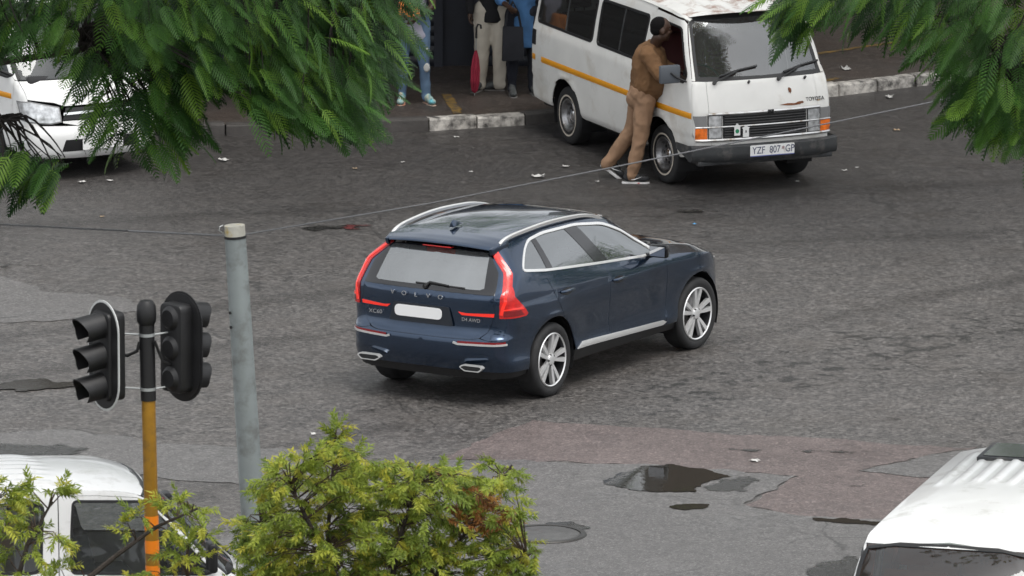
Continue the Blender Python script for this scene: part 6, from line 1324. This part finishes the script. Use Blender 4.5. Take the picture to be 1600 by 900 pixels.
for i, (x, y, s, m, lb) in enumerate([(.28, 6.18, .17, M_paper, 'largest crumpled white paper on the road left of the leaning man'), (-4.37, 5.95, .08, M_paper, 'small white scrap in front of the back left minibus'), (-4.67, 5.87, .10, M_paper, 'flat white scrap just left of another in front of the back left minibus'), (.93, 5.90, .05, M_paper, 'tiny white scrap beside the raised shoe of the leaning man'), (2.28, -8.42, .11, M_paper, 'white scrap on the reddish road repair'), (-1.89, -7.21, .09, M_paper, 'white scrap on the road above the bottom bush'), (1.94, 3.43, .05, M_blue2, 'bright blue scrap on the road above the SUV bonnet'), (-3.17, 7.18, .13, M_paper, 'white scrap on the road under the left hanging leaves'), (3.64, 6.56, .07, M_paper, 'left one of two white scraps right of the old taxi'), (3.78, 6.74, .05, M_paper, 'right one of two white scraps right of the old taxi'), (3.10, 5.91, .05, M_paper, 'white speck in front of the old taxi bumper'), (4.31, 11.15, .14, M_paper, 'white scrap in the gutter by the painted kerb on the right'), (4.30, 9.04, .09, M_card, 'brown scrap on the road right of the old taxi'), (3.50, 9.64, .10, M_paper, 'pale scrap close to the left front corner of the old taxi'), (.59, 6.80, .09, M_paper, 'flat pale scrap under the side of the old taxi'), (-1.20, 7.06, .05, M_paper, 'white speck below the bright trainers'), (-1.72, 6.67, .06, M_card, 'brown speck below the left hanging leaves'), (-.45, 6.48, .05, M_paper, 'white speck halfway between hanging leaves and crumpled paper'), (-4.37, 3.86, .06, M_card, 'brown speck below the left cable'), (5.05, -8.1, .05, M_blue2, 'small blue scrap beside the roof of the lower right minibus'), (3.85, 12.3, .16, M_paper, 'white wrapper on the pavement behind the painted kerb'), (-.62, 8.6, .07, M_paper, 'white scrap at the foot of the painted kerb')]): litter(x, y, s, lb, m, 40+i, .135 if y > 12 else .012)
# ---- two large street trees on the far side; their crowns spread above the picture
def far_tree(base, trunk, limbs, ells, n, seed, label):
    rnd = random.Random(seed); t = empty('street_tree', base, 0, label, 'tree', 'large trees on the far pavement'); B = Vector(base)
    MB().tube([Vector(p)-B for p, r in trunk], [r for p, r in trunk], 12).build('trunk', M_bark, t, smooth=True)
    for l_ in limbs: MB().tube([Vector(p)-B for p, r in l_], [r for p, r in l_], 8).build('limb', M_bark, t, smooth=True)
    geo = [frond_geo(L_, 8, rnd, False, dp) for L_, dp in ((.75, .35), (.65, .5), (.85, .3))]; VV = []; FF = []; var = []; k = 0
    for c, r, f in ells:
        for _ in range(int(n*f)):
            d = Vector((rnd.gauss(0, 1), rnd.gauss(0, 1), rnd.gauss(0, 1))).normalized(); q = rnd.random()**.4; p = Vector(c)+Vector((d.x*r[0], d.y*r[1], d.z*r[2]))*q
            if mnoise.noise(p*.55) < -.12: continue
            M3 = orient(Vector((d.x, d.y, rnd.uniform(-.8, .2))), (rnd.uniform(-.4, .4), rnd.uniform(-.4, .4), 1)); V, Fc = rnd.choice(geo); s_ = rnd.uniform(.9, 1.3)
            A_ = np.array([tuple(v) for v in V]); A_[:, 1] *= 1.5; VV.append(A_@np.array(M3).T*s_+np.array(p-B)); FF += [tuple(i+k for i in f_) for f_ in Fc]; k += len(V); var += [rnd.random()]*len(V)
    o = link('crown', leaf_mesh('crown', np.concatenate(VV), FF, M_frondS, var), None, t); tag(o, kind='stuff'); return t
far_tree((-5.6, 12.0, .125), [((-5.6, 12, 0), .26), ((-5.5, 11.9, 2.2), .21), ((-5.2, 11.7, 4.2), .17)], [[((-5.2, 11.7, 4.2), .14), ((-3.4, 11.2, 5.8), .10), ((-1.0, 10.6, 6.8), .06), ((1.2, 10.2, 7.3), .03)], [((-5.2, 11.7, 4.2), .14), ((-5.6, 10.5, 6.6), .09), ((-5.4, 8.6, 8.0), .04)]],
    [((-1.4, 10.6, 7.0), (4.6, 3.2, 2.6), 1.0), ((-6.0, 9.6, 7.8), (3.4, 3.4, 2.6), .6)], 1500, 31, 'large tree behind the back left minibus, crown above the picture')
far_tree((8.6, 15.6, .125), [((8.6, 15.6, 0), .30), ((8.4, 15.2, 2.6), .24), ((8.0, 14.4, 5.0), .19)], [[((8.0, 14.4, 5.0), .15), ((7.0, 11.5, 7.5), .11), ((5.8, 7.0, 8.9), .07), ((5.1, 2.6, 9.5), .03)], [((8.0, 14.4, 5.0), .14), ((8.6, 12.5, 7.6), .09), ((9.5, 10.5, 9.0), .04)]],
    [((6.8, 11.5, 8.0), (4.0, 3.6, 2.6), 1.0), ((5.1, 1.9, 9.4), (1.9, 2.1, 1.7), .8)], 1500, 37, 'large tree beyond the right edge, mirrored in the old taxi windscreen')
far_tree((11.5, 3.0, 0), [((11.5, 3, 0), .14), ((11.5, 3, 1.2), .11), ((11.4, 2.9, 2.2), .08)], [[((11.4, 2.9, 2.2), .06), ((10.6, 2.2, 3.2), .03)], [((11.4, 2.9, 2.2), .06), ((12.2, 3.8, 3.3), .03)]], [((11.4, 3.0, 3.0), (2.2, 3.6, 2.1), 1.0)], 1500, 41, 'low bushy tree past the right edge, mirrored in the SUV side windows')
